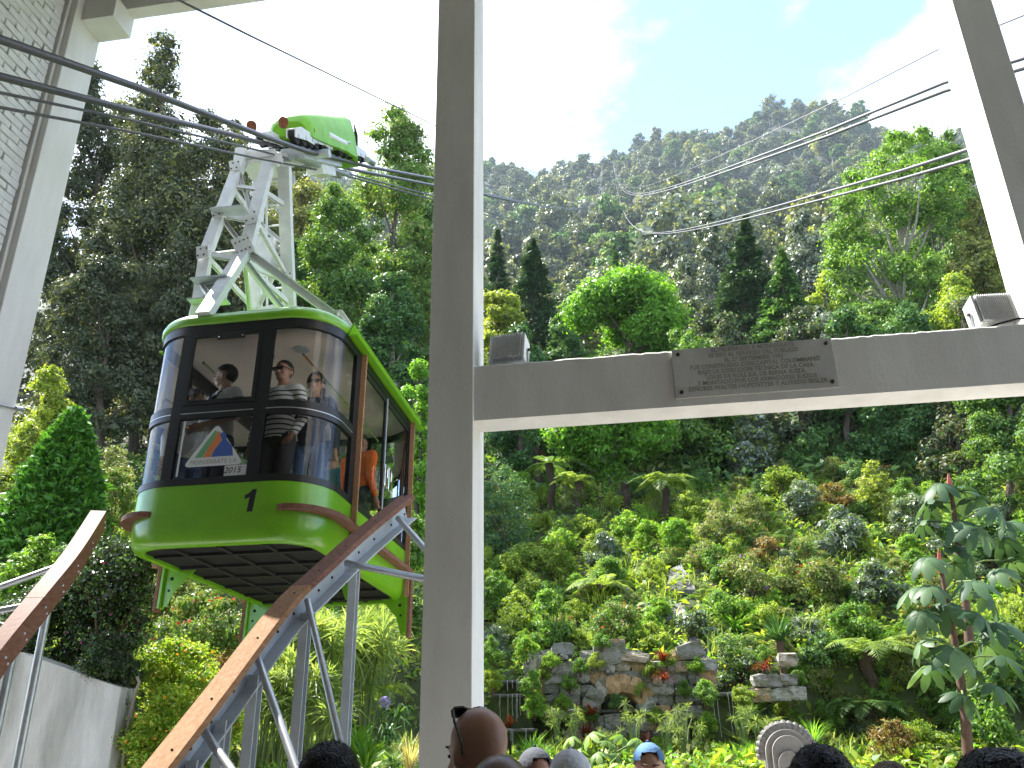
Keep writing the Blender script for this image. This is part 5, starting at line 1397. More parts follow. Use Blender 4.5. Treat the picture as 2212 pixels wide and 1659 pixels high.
for (a, b) in ((1205,1150),(1250,1165),(1290,1150),(1330,1168),(1370,1158),(1410,1170),(1455,1165),(1490,1150),(1225,1190),(1275,1195),(1345,1195),(1400,1198),(1440,1190)):
    fern('fern in the broad fern bed beneath the tree ferns', a + rr.uniform(-8,8), b, 50, 12, m='leaf_fern_dark' if rr.random() < .6 else 'leaf_fern', kind='up', group='ferns of the fern bed')
for (a, b) in ((1330,1255),(1360,1248),(1400,1250),(1440,1262),(1290,1240)):
    fern('sword fern left of the upper water channel', a, b + 10, 46, 12, m='leaf_fern', kind='up', group='sword ferns by the channel')
for (a, b) in ((1230,1395),(1275,1405),(1320,1398),(1380,1392),(1420,1400),(1200,1400)):
    fern('fern growing on top of the stone arch wall', a, b, 50, 11, m='leaf_fern' if rr.random() < .5 else 'leaf_bright', kind='up', group='ferns on the wall')
# distinct shrubs
shrub('blue', 'big rounded blue green shrub with small orange flowers by the middle column', 1095, 1215, 250, 130)
shrub('blue', 'blue green shrub hugging the middle column above the yellow shrub', 1050, 1200, 160, 90)
shrub('lime', 'yellow green shrub left on the slope below the blue green shrub', 1130, 1255, 105, 130)
shrub('lime', 'yellow green shrub with fine leaves beside the fern bed', 1200, 1248, 90, 100)
shrub('silver', 'grey green leafy shrub above the pale glowing tree fern', 1310, 1232, 95, 90)
shrub('purple', 'purple flowering shrub right of the fern bed', 1560, 1175, 105, 120)
shrub('purple', 'tall purple flowering shrub at the wood edge', 1625, 1140, 90, 100)
shrub('purple', 'purple flowering shrub above the upper water channel', 1525, 1235, 80, 100)
shrub('rust', 'orange brown shrub in the middle of the right slope', 1660, 1215, 60, 110)
shrub('purple', 'wide reddish shrub below the orange brown one', 1620, 1290, 100, 150)
shrub('redbell', 'shrub with hanging red flowers under the palm', 1745, 1225, 85, 90)
shrub('silver', 'shining grey leaved shrub left of the tall yellow shrub', 1735, 1120, 110, 100)
shrub('silver', 'shining grey leaved shrub in the middle right slope', 1830, 1200, 120, 130)
shrub('silver', 'silvery shrub next to the big leaved plant', 1975, 1170, 130, 110)
shrub('tall', 'tall yellow leaved shrub standing highest on the right slope', 1905, 1130, 165, 100)
shrub('rust', 'reddish shrub behind the silvery ones', 1800, 1110, 80, 100)
shrub('lime', 'lime coloured shrub at the wood edge right of the young tree', 1690, 1075, 90, 110)
shrub('olive', 'large olive shrub filling the right slope', 1780, 1310, 120, 170)
shrub('olive', 'olive shrub above the spiky yucca', 1700, 1290, 90, 130)
shrub('silver', 'grey green shrub left of the lower big leaved plant', 1900, 1310, 110, 140)
shrub('green', 'green shrub above the large pale tree fern', 1850, 1385, 90, 130)
shrub('deep', 'dark glossy shrub between yucca and pale tree fern', 1790, 1450, 95, 120)
shrub('yellow', 'rounded shrub full of yellow flowers beside the stream', 1592, 1482, 125, 140)
shrub('redbell', 'shrub with many small red flowers above the arch wall', 1330, 1385, 110, 130)
shrub('green', 'slender leafy shrub above the left end of the arch wall', 1190, 1400, 150, 110)
shrub('green', 'green shrub left of the yellow green shrubs at the column foot', 1075, 1330, 110, 100)
shrub('lime', 'pale green fine shrub above the cascade', 1120, 1375, 80, 110)
shrub('silver', 'pale small leaved shrub below the grey basin', 1510, 1385, 70, 110)
shrub('green', 'green shrub right of the grey basin', 1570, 1340, 70, 120)
shrub('lime', 'variegated shrub in front of the right waterfall', 1545, 1625, 120, 60)
shrub('lime', 'second variegated shrub in front of the right waterfall', 1590, 1625, 100, 50)
shrub('rust', 'orange tipped shrub at the bottom right', 1945, 1665, 110, 150)
shrub('lime', 'yellow green shrub behind the curly head', 2010, 1650, 110, 120)
shrub('deep', 'dark green shrub at the right edge below the big leaves', 2180, 1500, 190, 150)
shrub('green', 'green shrub at the lower right corner', 2150, 1640, 170, 160)
shrub('deep', 'dark shrub in the shade right of the big leaved plant', 2170, 1250, 160, 140)
shrub('green', 'leafy shrub at the right edge behind the black haired head', 2060, 1560, 150, 130)
shrub('olive', 'olive shrub under the lower big leaved plant', 1985, 1480, 130, 120)
KF = ['green', 'bright', 'lime', 'lime', 'olive', 'purple', 'silver', 'redbell', 'green', 'lime', 'lime', 'bright', 'bright']
COLW = dict(green='mid green', bright='bright green', lime='yellow green', deep='dark green', olive='olive brown', purple='purple flowered', silver='silvery', redbell='red flowered')
def zone(px, py):
    if py < 1075: return 'in the shade of the wood edge at the top of the slope' if px < 1850 else 'in the shade of the wood edge near the right column'
    if px < 1150: return 'on the slope close to the middle column' if py < 1400 else 'low beside the cascade steps'
    if py > 1600: return 'at the foot of the garden behind the waiting heads' if px < 1720 else 'at the foot of the garden right of the carved stone'
    if px < 1440: return 'around the fern bed below the tree ferns' if py < 1240 else 'on the slope above the stone arch wall'
    if px < 1600: return 'beside the upper water channel' if py < 1330 else 'beside the lower stream'
    if px < 1800: return 'around the palm on the flowered slope' if py < 1300 else 'around the tall yucca'
    if px < 1970: return 'below the tall yellow leaved shrub' if py < 1330 else 'around the large pale tree fern'
    return 'behind the upper big leaved plant' if py < 1300 else 'behind the lower big leaved plant'
rr = random.Random(77)
for j, py in enumerate(range(985, 1660, 30)):
    for i in range(13):
        px = 1050 + i*95 + (47 if j % 2 else 0) + rr.uniform(-30, 30); yy = py + rr.uniform(-12, 12)
        if 1430 < px < 1520 and 1230 < yy < 1500: continue
        if 1140 < px < 1530 and 1405 < yy < 1640: continue
        if 1040 < px < 1165 and yy > 1440: continue
        if px > 2250: continue
        if yy < 1070 and px < 1500: continue
        k = rr.choice(KF if yy > 1080 else ['deep','green','deep','olive']); sz = rr.uniform(38, 78)
        zn = zone(px, yy); shrub(k, COLW[k] + ' shrub ' + zn, px, yy, sz*rr.uniform(.7,1.2), sz*1.25, group=COLW[k] + ' shrubs ' + zn)
# spiky plants
rosette('yucca with a ball of stiff leaves on a stem beside the stream', 1702, 1520, 82, 'leaf_deep', 110, .030, .25, trunk_px=130, name='yucca')
rosette('bushy low yucca left of the tall yucca', 1590, 1365, 62, 'leaf_bright', 90, .035, .45, name='yucca')
rosette('second bushy yucca left of the tall yucca', 1635, 1350, 58, 'leaf_bright', 90, .035, .45, name='yucca', seed=2)
rosette('spiky rosette half hidden by the middle column', 1052, 1215, 80, 'leaf_mid', 60, .03, .35, name='yucca')
rosette('grassy green clump between column and cascade', 1068, 1560, 70, 'leaf_bright', 70, .035, .9, name='leafy_clump')
for (a, b, lab) in ((1432,1428,'red bromeliad on the right end of the arch wall'),(1436,1470,'red bromeliad in the face of the arch wall'),(1652,1448,'red bromeliad on the stone pile'),(1278,1545,'dark red bromeliad beside the niche'),(1268,1585,'brownish bromeliad below the niche'),(1100,1572,'glossy red bromeliad on the lowest cascade step'),(1400,1618,'large red bromeliad behind the blue cap')):
    p = UY(a, b, 15.55 if b > 1400 else 16); rosette(lab, a, b, 42 if b < 1600 else 62, 'leaf_bromeliad', 40, .055, .55, name='bromeliad', at=p, zmin=.15)
for i, (a, b, r_) in enumerate(((1240,1600,60),(1205,1590,55),(1370,1590,60),(1440,1600,50),(1480,1585,55),(1610,1585,55),(1650,1600,60),(1230,1640,50),(1330,1640,55),(1500,1640,60))):
    papyrus('umbrella sedge tuft at the foot of the arch wall', a, b, r_*1.5, 9, group='sedges below the wall', at=tuple(UY(a, b+25, 15.0 - .1*(i % 4))), m='leaf_feather', tuft=.26, rays=22)
for i, (a, b, r_) in enumerate(((1150,1640,90),(1175,1650,80),(1760,1600,80),(1640,1650,90),(1600,1655,90),(1560,1655,70))):
    rosette('upright grassy clump at the foot of the garden', a, b, r_, 'leaf_bright', 80, .016, .35, name='grass_clump', at=tuple(UY(a, b+15, 14.3)), group='grassy clumps', zmin=.5, seed=i % 3)
for i, (a, b, r_) in enumerate(((1180,1612,48),(1215,1625,52),(1262,1630,48),(1385,1632,50),(1425,1622,52),(1465,1628,50),(1500,1600,46),(1190,1560,36),(1462,1570,36),(1620,1540,44),(1665,1545,44),(1600,1590,50))):
    fern('fern at the foot of the stone arch wall', a, b, r_, 11, m='leaf_fern' if i % 3 else 'leaf_fern_dark', kind='up' if i % 2 else 'low', group='ferns at the wall foot', at=tuple(UY(a, b+14, 15.2)))
for i, (a, b, k) in enumerate(((1190,1440,'bright'),(1290,1440,'lime'),(1230,1490,'green'),(1440,1440,'green'),(1385,1500,'lime'),(1160,1520,'lime'),(1275,1560,'green'),(1420,1560,'bright'),(1170,1470,'lime'),(1255,1455,'green'),(1405,1462,'lime'),(1480,1500,'green'),(1505,1450,'bright'),(1215,1530,'bright'),(1300,1400,'green'),(1650,1425,'green'),(1690,1545,'lime'),(1635,1530,'bright'),(1725,1480,'green'),(1335,1530,'deep'))):
    p = np.array(UY(a, b, 15.75)); shrub(k, 'small tuft of leaves growing out of the stone wall joints', a, b, 34, 46, group='tufts on the stone wall', at=p, name='wall_plant')
for i, (a, b, k) in enumerate(((1060,1425,'green'),(1140,1425,'bright'),(1065,1490,'lime'),(1150,1500,'green'),(1155,1545,'bright'),(1060,1600,'green'),(1525,1520,'green'),(1610,1525,'lime'),(1530,1590,'bright'),(1625,1570,'green'))):
    p = np.array(UY(a, b, 15.3)); shrub(k, 'leafy tuft overhanging the cascade steps', a, b, 55, 60, group='tufts at the cascade', at=p, name='wall_plant')
# gunnera-like plant
def broad_leaf_plant(label, spots, root, Y, lpx):
    b = Vector(UY(*root, Y)); t = thing('broad_leaved_plant', label, 'plant', tuple(b), world_space=False); rr = random.Random(4)
    for (a, c) in spots:
        q = Vector(UY(a, c, Y + rr.uniform(-.4,.3))) - b; MB().tube([(0,0,0), (q.x*.4, q.y*.4, q.z*.7), tuple(q)], [.022,.016,.010], 6).build('leaf_stalk', 'stem_green', t, smooth=True)
        o = link_obj('leaf', GUNN, t); L = lpx*mpp(b)*rr.uniform(.8,1.2); o.location = q; o.scale = (L,)*3; o.rotation_euler = (rr.uniform(-.3,.3), rr.uniform(.2,.6), math.atan2(q.y, q.x) + rr.uniform(-.4,.4))
broad_leaf_plant('plant with big rhubarb like leaves before the dark niche', [(1235,1592),(1275,1585),(1310,1600),(1345,1590),(1380,1598),(1290,1625),(1250,1620),(1330,1628)], (1300,1690), 14.2, 36)
# the two big leaved stems at the right
cecropia('upper tall plant with hanging hand shaped leaves and a red bud at the right', [(2095,1390),(2085,1290),(2072,1200),(2062,1110),(2055,1065)], 15.0, 50,
         [(2030,1045),(2080,1060),(2010,1085),(2110,1075),(2150,1100),(2175,1128),(1995,1130),(2060,1130),(2110,1140),(2165,1165),(2090,1190),(2180,1210),(2150,1230)])
cecropia('lower plant with large hand shaped leaves on a red topped stem at the right', [(2092,1640),(2085,1540),(2072,1450),(2060,1370),(2045,1290),(2035,1240)], 13.2, 55,
         [(2060,1215),(2000,1205),(2010,1265),(2100,1255),(1975,1270),(2130,1280),(1985,1325),(2040,1310),(2120,1330),(2160,1345),(1990,1385),(2060,1400),(2130,1390),(2165,1420),(2010,1440),(2110,1450),(2150,1480),(2080,1500)])

# ================================================================== PLANTING, left bay
def at(px, py, Y): return tuple(UY(px, py, Y))
# cone shaped cypress
cb_ = np.array(at(95, 1230, 11.5)); ct_ = UY(110, 885, 11.5); Hc = ct_[2] - cb_[2]
cy = thing('cone_cypress', 'dense bright green cone shaped cypress at the left', 'tree', tuple(cb_), world_space=False)
rng = np.random.default_rng(3); n = 15000
k = rng.random(n)**1.25; Rc = 128*mpp(cb_); rad = Rc*np.clip(1.03*(1-k)**.62 - .03, .02, 1)*(1 + .05*np.sin(k*60 + 3*np.sin(k*17)))*rng.uniform(.74,1.06,n)**.6; a = rng.random(n)*6.283; rad = rad*(1 + .045*np.sin(a*5 + k*23) + .035*np.sin(a*9 - k*41)) + (rng.random(n) < .06)*rng.uniform(0,.10,n)
P = np.stack([rad*np.cos(a), rad*np.sin(a), k*Hc], 1); Nn = np.stack([np.cos(a), np.sin(a), np.full(n,.55)], 1) + rng.normal(size=(n,3))*.45
A = nrm(np.stack([np.cos(a)*.9, np.sin(a)*.9, np.full(n,.15)], 1) + rng.normal(size=(n,3))*.45); Nn = nrm(Nn); Bq = nrm(np.cross(Nn, A)); Ls = (.062*rng.uniform(.6,1.4,n))[:,None]
link_obj('foliage', quads_mesh('foliage', np.stack([P-A*Ls, P+Bq*Ls*.42, P+A*Ls, P-Bq*Ls*.42], 1), 'leaf_cypress'), cy)
MB().tube([(0,0,-.6),(0,0,Hc*.5),(0,0,Hc*.93)], [Rc*.80,Rc*.45,.02], 14).build('inner_branches', 'leaf_conifer', cy, smooth=True)
shrub('tall', 'yellow leaved shrub beside the outer white column', 70, 1010, 290, 130, at=at(70, 1010, 14.5), name='tall_shrub')
shrub('tall', 'second yellow leaved shrub against the outer white column', 30, 1090, 230, 110, at=at(30, 1090, 13.5), name='tall_shrub')
for (a, b, h, w, Y, k, lab) in (
    (240,1140,150,110,12.5,'redbell','shrub with red bell flowers between cypress and cabin'),
    (235,1060,110,100,14,'purple','purple flowering shrub left of the cabin'),
    (20,1130,100,90,13,'redbell','red flowered shrub at the left edge behind the cypress'),
    (60,1300,150,190,9.6,'green','sunlit leafy bush under the cypress behind the left guide'),
    (150,1290,130,140,9.2,'deep','glossy dark bush right above the white garden wall'),
    (230,1420,290,210,9.0,'magenta','dark creeper mound with magenta flowers hanging over the white wall'),
    (140,1440,220,210,9.1,'magenta','dark creeper with magenta flowers on top of the white wall'),
    (60,1425,170,170,9.0,'magenta','dark creeper at the left end of the white wall behind the guide'),
    (215,1500,150,120,8.6,'magenta','dark creeper spilling over the corner of the white wall'),
    (255,1560,150,95,8.7,'magenta','hanging end of the dark creeper with magenta flowers'),
    (370,1560,190,220,9.4,'hedge','sunlit clipped hedge bush with orange flowers'),
    (330,1720,250,200,8.9,'hedge','lower shaded side of the hedge with orange flowers'),
    (440,1700,260,170,9.6,'hedge','hedge bush with orange flowers behind the landing guide'),
    (430,1420,150,210,12.5,'redbell','red flowered shrub under the cabin floor'),
    (540,1430,140,170,13.0,'redbell','second red flowered shrub under the cabin'),
    (360,1330,130,150,13.5,'olive','olive shrub under the front of the cabin'),
    (480,1520,120,170,12,'rust','brownish low shrub behind the hedge'),
    (880,1250,170,110,15.5,'green','green shrub beside the rear of the cabin'),
    (890,1400,160,90,14,'deep','dark shrub next to the middle column'),
    (700,1420,100,140,16,'deep','dark shrub beneath the rear of the cabin'),
    (820,1440,90,110,15,'green','leafy shrub behind the guide end'),
    (600,1500,120,150,13.5,'bright','bright shrub between hedge and papyrus'),
    (300,1180,120,110,15,'lime','yellow green shrub left of the cabin tub')):
    p = np.array(at(a, b, Y)); shrub(k, lab, a, b, h, w, at=p, sink=.05)
for i, (a, b, h, Y) in enumerate(((600,1640,250,11.5),(660,1620,270,12),(730,1600,250,12.5),(560,1660,200,11),(790,1560,220,13),(690,1680,220,11.2),(830,1480,200,14),(640,1540,200,13.2))):
    papyrus('feathery papyrus clump behind the landing guide posts', a, b, h, 16, group='papyrus behind the guide', at=at(a, b+20, Y), tuft=.33, rays=60)
for i, (a, b, r_, Y) in enumerate(((790,1640,120,11.5),(770,1610,110,12.2),(600,1700,110,10.8))):
    rosette('clump of upright sword leaves behind the papyrus', a, b, r_, 'leaf_bright', 60, .030, .45, name='sword_leaf_clump', at=at(a, b+20, Y), group='sword leaf clumps', zmin=.45, seed=i)
for i, (a, b, r_, Y) in enumerate(((855,1545,75,11.8),(835,1590,80,11.2),(880,1620,70,10.8),(850,1650,80,10.4))):
    rosette('strap leaved lily clump beside the middle column', a, b, r_, 'leaf_deep', 55, .040, 1.0, name='lily_clump', at=at(a, b+10, Y), group='lily clumps', zmin=.3, seed=i + 5)
rosette('pale yellow grass clump at the foot of the middle column', 885, 1640, 95, 'leaf_straw', 80, .014, .3, name='grass_clump', at=at(885, 1665, 10.2), zmin=.55)
rosette('straw coloured grass tuft under the rear of the cabin', 830, 1400, 100, 'leaf_straw', 90, .012, .8, name='grass_clump', at=at(830, 1420, 14.2), zmin=.4)
rosette('second straw coloured grass tuft behind the papyrus', 620, 1470, 80, 'leaf_straw', 80, .012, .8, name='grass_clump', at=at(620, 1490, 14), zmin=.4)
# blue flower head on a stalk
ag = thing('blue_lily', 'single blue lily flower head on a stalk by the middle column', 'flower', at(838, 1600, 11.6), world_space=False)
hb = Vector(at(832, 1518, 11.6)) - Vector(at(838, 1600, 11.6)); MB().tube([(0,0,0), (hb.x*.6, 0, hb.z*.6), tuple(hb)], .008, 6).build('stalk', 'stem_green', ag, smooth=True)
rng = np.random.default_rng(9); d = nrm(rng.normal(size=(90,3)) + np.array([0,0,.3])); link_obj('flower_head', quads_mesh('flower_head', leaves(np.array(hb) + d*.085*rng.uniform(.6,1,(90,1)), d, .026, .5, rng), 'petal_blue'), ag)
fern('pale fern right of the dark haired head', 790, 1700, 110, 9, m='leaf_fern', kind='low', at=at(800, 1690, 9.0), a0=.3)
fern('fern frond plant hanging behind the guide end', 800, 1480, 110, 8, m='leaf_fern', kind='tree', at=at(815, 1490, 13))
# old garden hose pole beside the hedge
tag(MB().tube([at(262,1680,8.6), at(272,1590,8.6), at(290,1500,8.6), at(301,1475,8.6), at(296,1462,8.6)], .016, 8).build('garden_pole', 'bark_pale', None, smooth=True), 'thin pale curved pole standing against the hedge', 'pole')

# ---- ground cover: leaves of all sizes over the soil
def ground_cover(name, label, n, y0, y1, size, mats, seed, wmul=1.0):
    rng = np.random.default_rng(seed); Y = y0 + (y1-y0)*rng.random(n)**1.2; X = rng.uniform(-1, 1, n)*(3 + Y*.75)*wmul
    Z = gz(X, Y) + rng.random(n)**2*size*3.2
    P = np.stack([X, Y, Z], 1); N = rng.normal(size=(n,3))*.7 + np.array([0,-.3,.8])
    # patches of one kind
    pt = np.sin(X*.9 + 2*np.sin(Y*.55)) + np.sin(Y*1.3 + X*.4) + rng.normal(size=n)*.7
    idx = np.clip(((pt + 2.2)/4.4*len(mats)).astype(int), 0, len(mats)-1)
    V = leaves(P, N, size*rng.uniform(.5,1.4,n), .42, rng)
    return tag(link_obj(name, quads_mesh(name, V, mats, midx=idx)), label, 'ground cover', kind='stuff')
ground_cover('ground_cover', 'low mixed leafy ground cover over the garden slope', 90000, 11.5, 26, .085, ['leaf_mid','leaf_lime','leaf_lime','leaf_bright','leaf_olive','leaf_lime'], 31)
ground_cover('undergrowth', 'shaded undergrowth of the wood above the garden', 70000, 25, 75, .17, ['leaf_dark','leaf_deep','leaf_mid','leaf_deep','leaf_olive'], 32)
def blades(name, label, n, y0, y1, h, mats, seed):
    rng = np.random.default_rng(seed); k = n//34; cy_ = y0 + (y1-y0)*rng.random(k)**1.1; cx_ = rng.uniform(-1,1,k)*(2 + cy_*.75)
    j = rng.integers(0, k, n); X = cx_[j] + rng.normal(size=n)*.10; Y = cy_[j] + rng.normal(size=n)*.10; Z = gz(X, Y) - .05
    a = rng.random(n)*6.283; ln = h*rng.uniform(.5,1.3,n)*(.6+.8*rng.random(k)[j]); out_ = rng.uniform(.15,.75,n); w = .009*rng.uniform(.7,1.5,n)
    P = np.stack([X,Y,Z],1); D = np.stack([np.cos(a),np.sin(a),0*a],1); S = np.stack([-np.sin(a),np.cos(a),0*a],1); U = np.array([0,0,1.])
    mid = P + D*(ln*out_*.35)[:,None] + U*(ln*.68)[:,None]; tip = P + D*(ln*out_)[:,None] + U*(ln*.92)[:,None]
    V = np.stack([P, mid - S*w[:,None], tip, mid + S*w[:,None]], 1)
    return tag(link_obj(name, quads_mesh(name, V, mats, midx=(rng.integers(0, len(mats), k)[j]))), label, 'grass', kind='stuff')
blades('loose_grass', 'loose tufts of long thin grass and fern blades all over the garden slope', 15000, 13.8, 24, .36, ['leaf_blade','leaf_feather','leaf_mid','leaf_lime'], 41)

# ================================================================== PEOPLE
mat('skin_light', (.52,.31,.22), .5, var=.06, scale=12, spec=.35)
mat('skin_tan', (.36,.19,.125), .5, var=.06, scale=12, spec=.35)
mat('skin_brown', (.40,.215,.15), .45, var=.10, scale=12, spec=.5)
mat('skin_deep', (.14,.075,.055), .36, var=.10, scale=12, spec=.5)
mat('hair_black', (.008,.007,.007), .45, var=.4, scale=60, bump=.8, bscale=160)
mat('hair_brown', (.045,.025,.014), .5, var=.4, scale=60, bump=.8, bscale=160)
for nm, c in (('cloth_white',(.66,.66,.65)),('cloth_navy',(.025,.03,.055)),('cloth_black',(.018,.018,.02)),('cloth_jeans',(.06,.11,.21)),('cloth_orange',(.75,.13,.015)),('cloth_grey',(.16,.16,.17)),
              ('cap_grey',(.075,.085,.105)),('cap_white',(.72,.74,.78)),('cap_blue',(.10,.22,.42)),('cloth_red',(.3,.04,.04)),('cloth_teal',(.05,.16,.17)),('cloth_khaki',(.25,.2,.12))):
    mat(nm, c, .9, var=.10, scale=9, bump=.25, bscale=55)
mat('lens_black', (.006,.006,.007), .12, var=0, spec=.8)
mat('eye_dark', (.03,.02,.015), .3, var=0)
mat('lip', (.33,.13,.11), .5, var=.05)
def stripe_mat():
    m = bpy.data.materials.new('striped_knit'); m.use_nodes = True; t = m.node_tree; b = t.nodes['Principled BSDF']; b.inputs['Roughness'].default_value = .9
    c = _n(t, 'ShaderNodeTexCoord'); sx = _n(t, 'ShaderNodeSeparateXYZ'); t.links.new(c.outputs['Object'], sx.inputs[0])
    q = _n(t, 'ShaderNodeMath', operation='PINGPONG'); q.inputs[1].default_value = .024; t.links.new(sx.outputs['Z'], q.inputs[0])
    g = _n(t, 'ShaderNodeMath', operation='LESS_THAN'); g.inputs[1].default_value = .0075; t.links.new(q.outputs[0], g.inputs[0])
    h = _n(t, 'ShaderNodeMath', operation='LESS_THAN'); h.inputs[1].default_value = 1.405; t.links.new(sx.outputs['Z'], h.inputs[0])
    k = _n(t, 'ShaderNodeMath', operation='MULTIPLY'); t.links.new(g.outputs[0], k.inputs[0]); t.links.new(h.outputs[0], k.inputs[1])
    mxs = _n(t, 'ShaderNodeMix', data_type='RGBA'); t.links.new(k.outputs[0], mxs.inputs['Factor']); mxs.inputs['A'].default_value = (.62,.62,.60,1); mxs.inputs['B'].default_value = (.03,.03,.035,1)
    t.links.new(mxs.outputs['Result'], b.inputs['Base Color']); MATS['striped_knit'] = m
stripe_mat()
def thin(o, ratio):
    md = o.modifiers.new('thin', 'DECIMATE'); md.ratio = ratio
    return o
def person(label, at_, heading, height=1.75, head_yaw=0.0, head_pitch=0.0, skin='skin_light', top='cloth_white', legs='cloth_navy', hair=None, hair_style='short',
           cap=None, cap_back=False, glasses=None, arms=None, long_sleeves=False, build=1.0, voxel=.0125, group=None, face=True):
    """One continuous body; clothes, hair, cap and glasses are children. The figure faces local -y."""
    PR = []      # (kind, a, b, tag)
    HR = Matrix.Translation((0,.015,1.50)) @ Matrix.Rotation(head_yaw, 4, 'Z') @ Matrix.Rotation(head_pitch, 4, 'X') @ Matrix.Translation((0,-.015,-1.50))
    def E(c, r, tg, M=None): PR.append(('e', np.array(c, float), np.array(r, float), tg, M))
    def Cp(p, q, r0, r1, tg, M=None): PR.append(('c', (np.array(p, float), np.array(q, float)), (r0, r1), tg, M))
    E((0,.012,1.655),(.076,.096,.092),'head',HR); E((0,-.016,1.605),(.064,.074,.095),'head',HR); E((0,-.036,1.553),(.049,.050,.042),'head',HR)
    Cp((0,-.084,1.630),(0,-.106,1.594),.009,.0145,'head',HR); Cp((-.034,-.080,1.643),(.034,-.080,1.643),.0125,.0125,'head',HR); E((0,-.084,1.562),(.024,.011,.010),'head',HR)
    for s in (-1,1):
        E((s*.079,.012,1.612),(.012,.021,.033),'head',HR); E((s*.038,-.066,1.588),(.020,.016,.018),'head',HR)
    Cp((0,.016,1.545),(0,.022,1.43),.052*build,.060*build,'neck')
    b = build
    E((0,.012,1.29),(.165*b,.108*b,.185),'torso'); Cp((-.150*b,.014,1.412),(.150*b,.014,1.412),.064,.064,'torso'); Cp((0,.02,1.45),(0,.015,1.36),.075,.11,'torso')
    E((0,.002,1.09),(.146*b,.108*b,.17),'torso'); E((0,.012,.955),(.156*b,.115*b,.125),'hips')
    AR = arms or [((.235,.02,1.14),(.255,-.05,.90)), ((-.235,.02,1.14),(-.255,-.05,.90))]
    for (el, wr), s in zip(AR, (1,-1)):
        el, wr = np.array(el), np.array(wr); sh = np.array([s*.178*b,.014,1.405])
        Cp(sh, el, .052*b, .040, 'upper'); Cp(el, wr, .040, .027, 'fore')
        d = nrm(wr - el); side = nrm(np.cross(d, np.array([0,1.,0]) if abs(d[1]) < .8 else np.array([1.,0,0]))); pc = wr + d*.045
        E(pc, (.030,.030,.034), 'hand'); Cp(wr, pc + d*.035, .026, .030, 'hand'); up_ = nrm(np.cross(side, d))
        for i, L in enumerate((.072,.082,.076,.060)):
            o = pc + d*.038 + side*(i-1.5)*.0175; k = o + d*L*.55 - up_*.006; Cp(o, k, .0085, .008, 'hand'); Cp(k, k + d*L*.40 - up_*.022*(-s if False else 1), .008, .0068, 'hand')
        th = pc - side*.030; k = th - side*.018 + d*.030; Cp(th, k, .0105, .0095, 'hand'); Cp(k, k + d*.030 - side*.002, .0095, .0078, 'hand')
    for s in (-1,1):
        hp, kn, an = np.array([s*.085*b,.012,.93]), np.array([s*.095,-.005,.50]), np.array([s*.10,.025,.085])
        Cp(hp, kn, .088*b, .058, 'leg'); Cp(kn, an, .058, .040, 'leg'); Cp(an + [0,.0,-.035], an + [s*.015,-.155,-.055], .040, .032, 'foot'); E(an + [0,.03,-.035], (.036,.045,.045), 'foot')
    mb = MB()
    for kd, a, r_, tg, M in PR:
        o = len(mb.v)
        if kd == 'e': mb.ball(a, tuple(r_), 16, 10)
        else:
            p, q = Vector(a[0]), Vector(a[1]); d = (q - p); L = d.length; d.normalize(); r0, r1 = r_
            mb.tube([p - d*r0, p - d*r0*.87, p - d*r0*.5, p, p.lerp(q,.5), q, q + d*r1*.5, q + d*r1*.87, q + d*r1], [r0*.12, r0*.5, r0*.87, r0, (r0+r1)/2, r1, r1*.87, r1*.5, r1*.12], 12)
        if M is not None:
            for i in range(o, len(mb.v)): mb.v[i] = tuple(M @ Vector(mb.v[i]))
    raw = mb.build('body', skin, None)
    md = raw.modifiers.new('r', 'REMESH'); md.mode = 'VOXEL'; md.voxel_size = voxel
    sm = raw.modifiers.new('s', 'SMOOTH'); sm.factor = .5; sm.iterations = 2
    bpy.context.view_layer.update()
    me = bpy.data.meshes.new_from_object(raw.evaluated_get(bpy.context.evaluated_depsgraph_get())); bpy.data.objects.remove(raw)
    me.materials.clear(); me.materials.append(MATS[skin]); me.polygons.foreach_set('use_smooth', [True]*len(me.polygons)); me.name = 'body'
    n = len(me.vertices); co = np.empty(n*3); me.vertices.foreach_get('co', co); co = co.reshape(-1,3); no = np.empty(n*3); me.vertices.foreach_get('normal', no); no = no.reshape(-1,3)
    best = np.full(n, 1e9); tagi = np.zeros(n, int); names = []
    for kd, a, r_, tg, M in PR:
        x = co
        if M is not None:
            Mi = np.array(M.inverted()); x = co @ Mi[:3,:3].T + Mi[:3,3]
        if kd == 'e':
            q = (x - a)/r_; l = np.linalg.norm(q, axis=1); d = (l - 1)*r_.min()
        else:
            p, q = a; dd = q - p; t = np.clip((x - p) @ dd/(dd @ dd), 0, 1); d = np.linalg.norm(x - p - t[:,None]*dd, axis=1) - (r_[0] + (r_[1]-r_[0])*t)
        if tg not in names: names.append(tg)
        k = d < best; best[k] = d[k]; tagi[k] = names.index(tg)
    tags = np.array(names)[tagi]
    S = height/1.75
    t = thing('person', label, 'person', at_, (0,0,heading), world_space=False, scale=S, group=group)
    nf = len(me.polygons); fv = [tuple(p.vertices) for p in me.polygons]
    Hi = np.array(HR.inverted()); hx = co @ Hi[:3,:3].T + Hi[:3,3]
    def shell(name, mask, off, m, jitter=0.0):
        keep = [f for f in fv if all(mask[i] for i in f)]
        if not keep: return None
        ids = sorted({i for f in keep for i in f}); mp = {i: j for j, i in enumerate(ids)}
        of = off if not hasattr(off, '__len__') else off[ids][:,None]
        V = co[ids] + no[ids]*(of + (RNG.normal(size=(len(ids),1))*jitter if jitter else 0))
        me2 = bpy.data.meshes.new(name); me2.from_pydata(V.tolist(), [], [tuple(mp[i] for i in f) for f in keep]); me2.materials.append(MATS[m]); me2.polygons.foreach_set('use_smooth', [True]*len(keep))
        return thin(link_obj(name, me2, t), .5 if name in ('hair', 'cap') else .32)
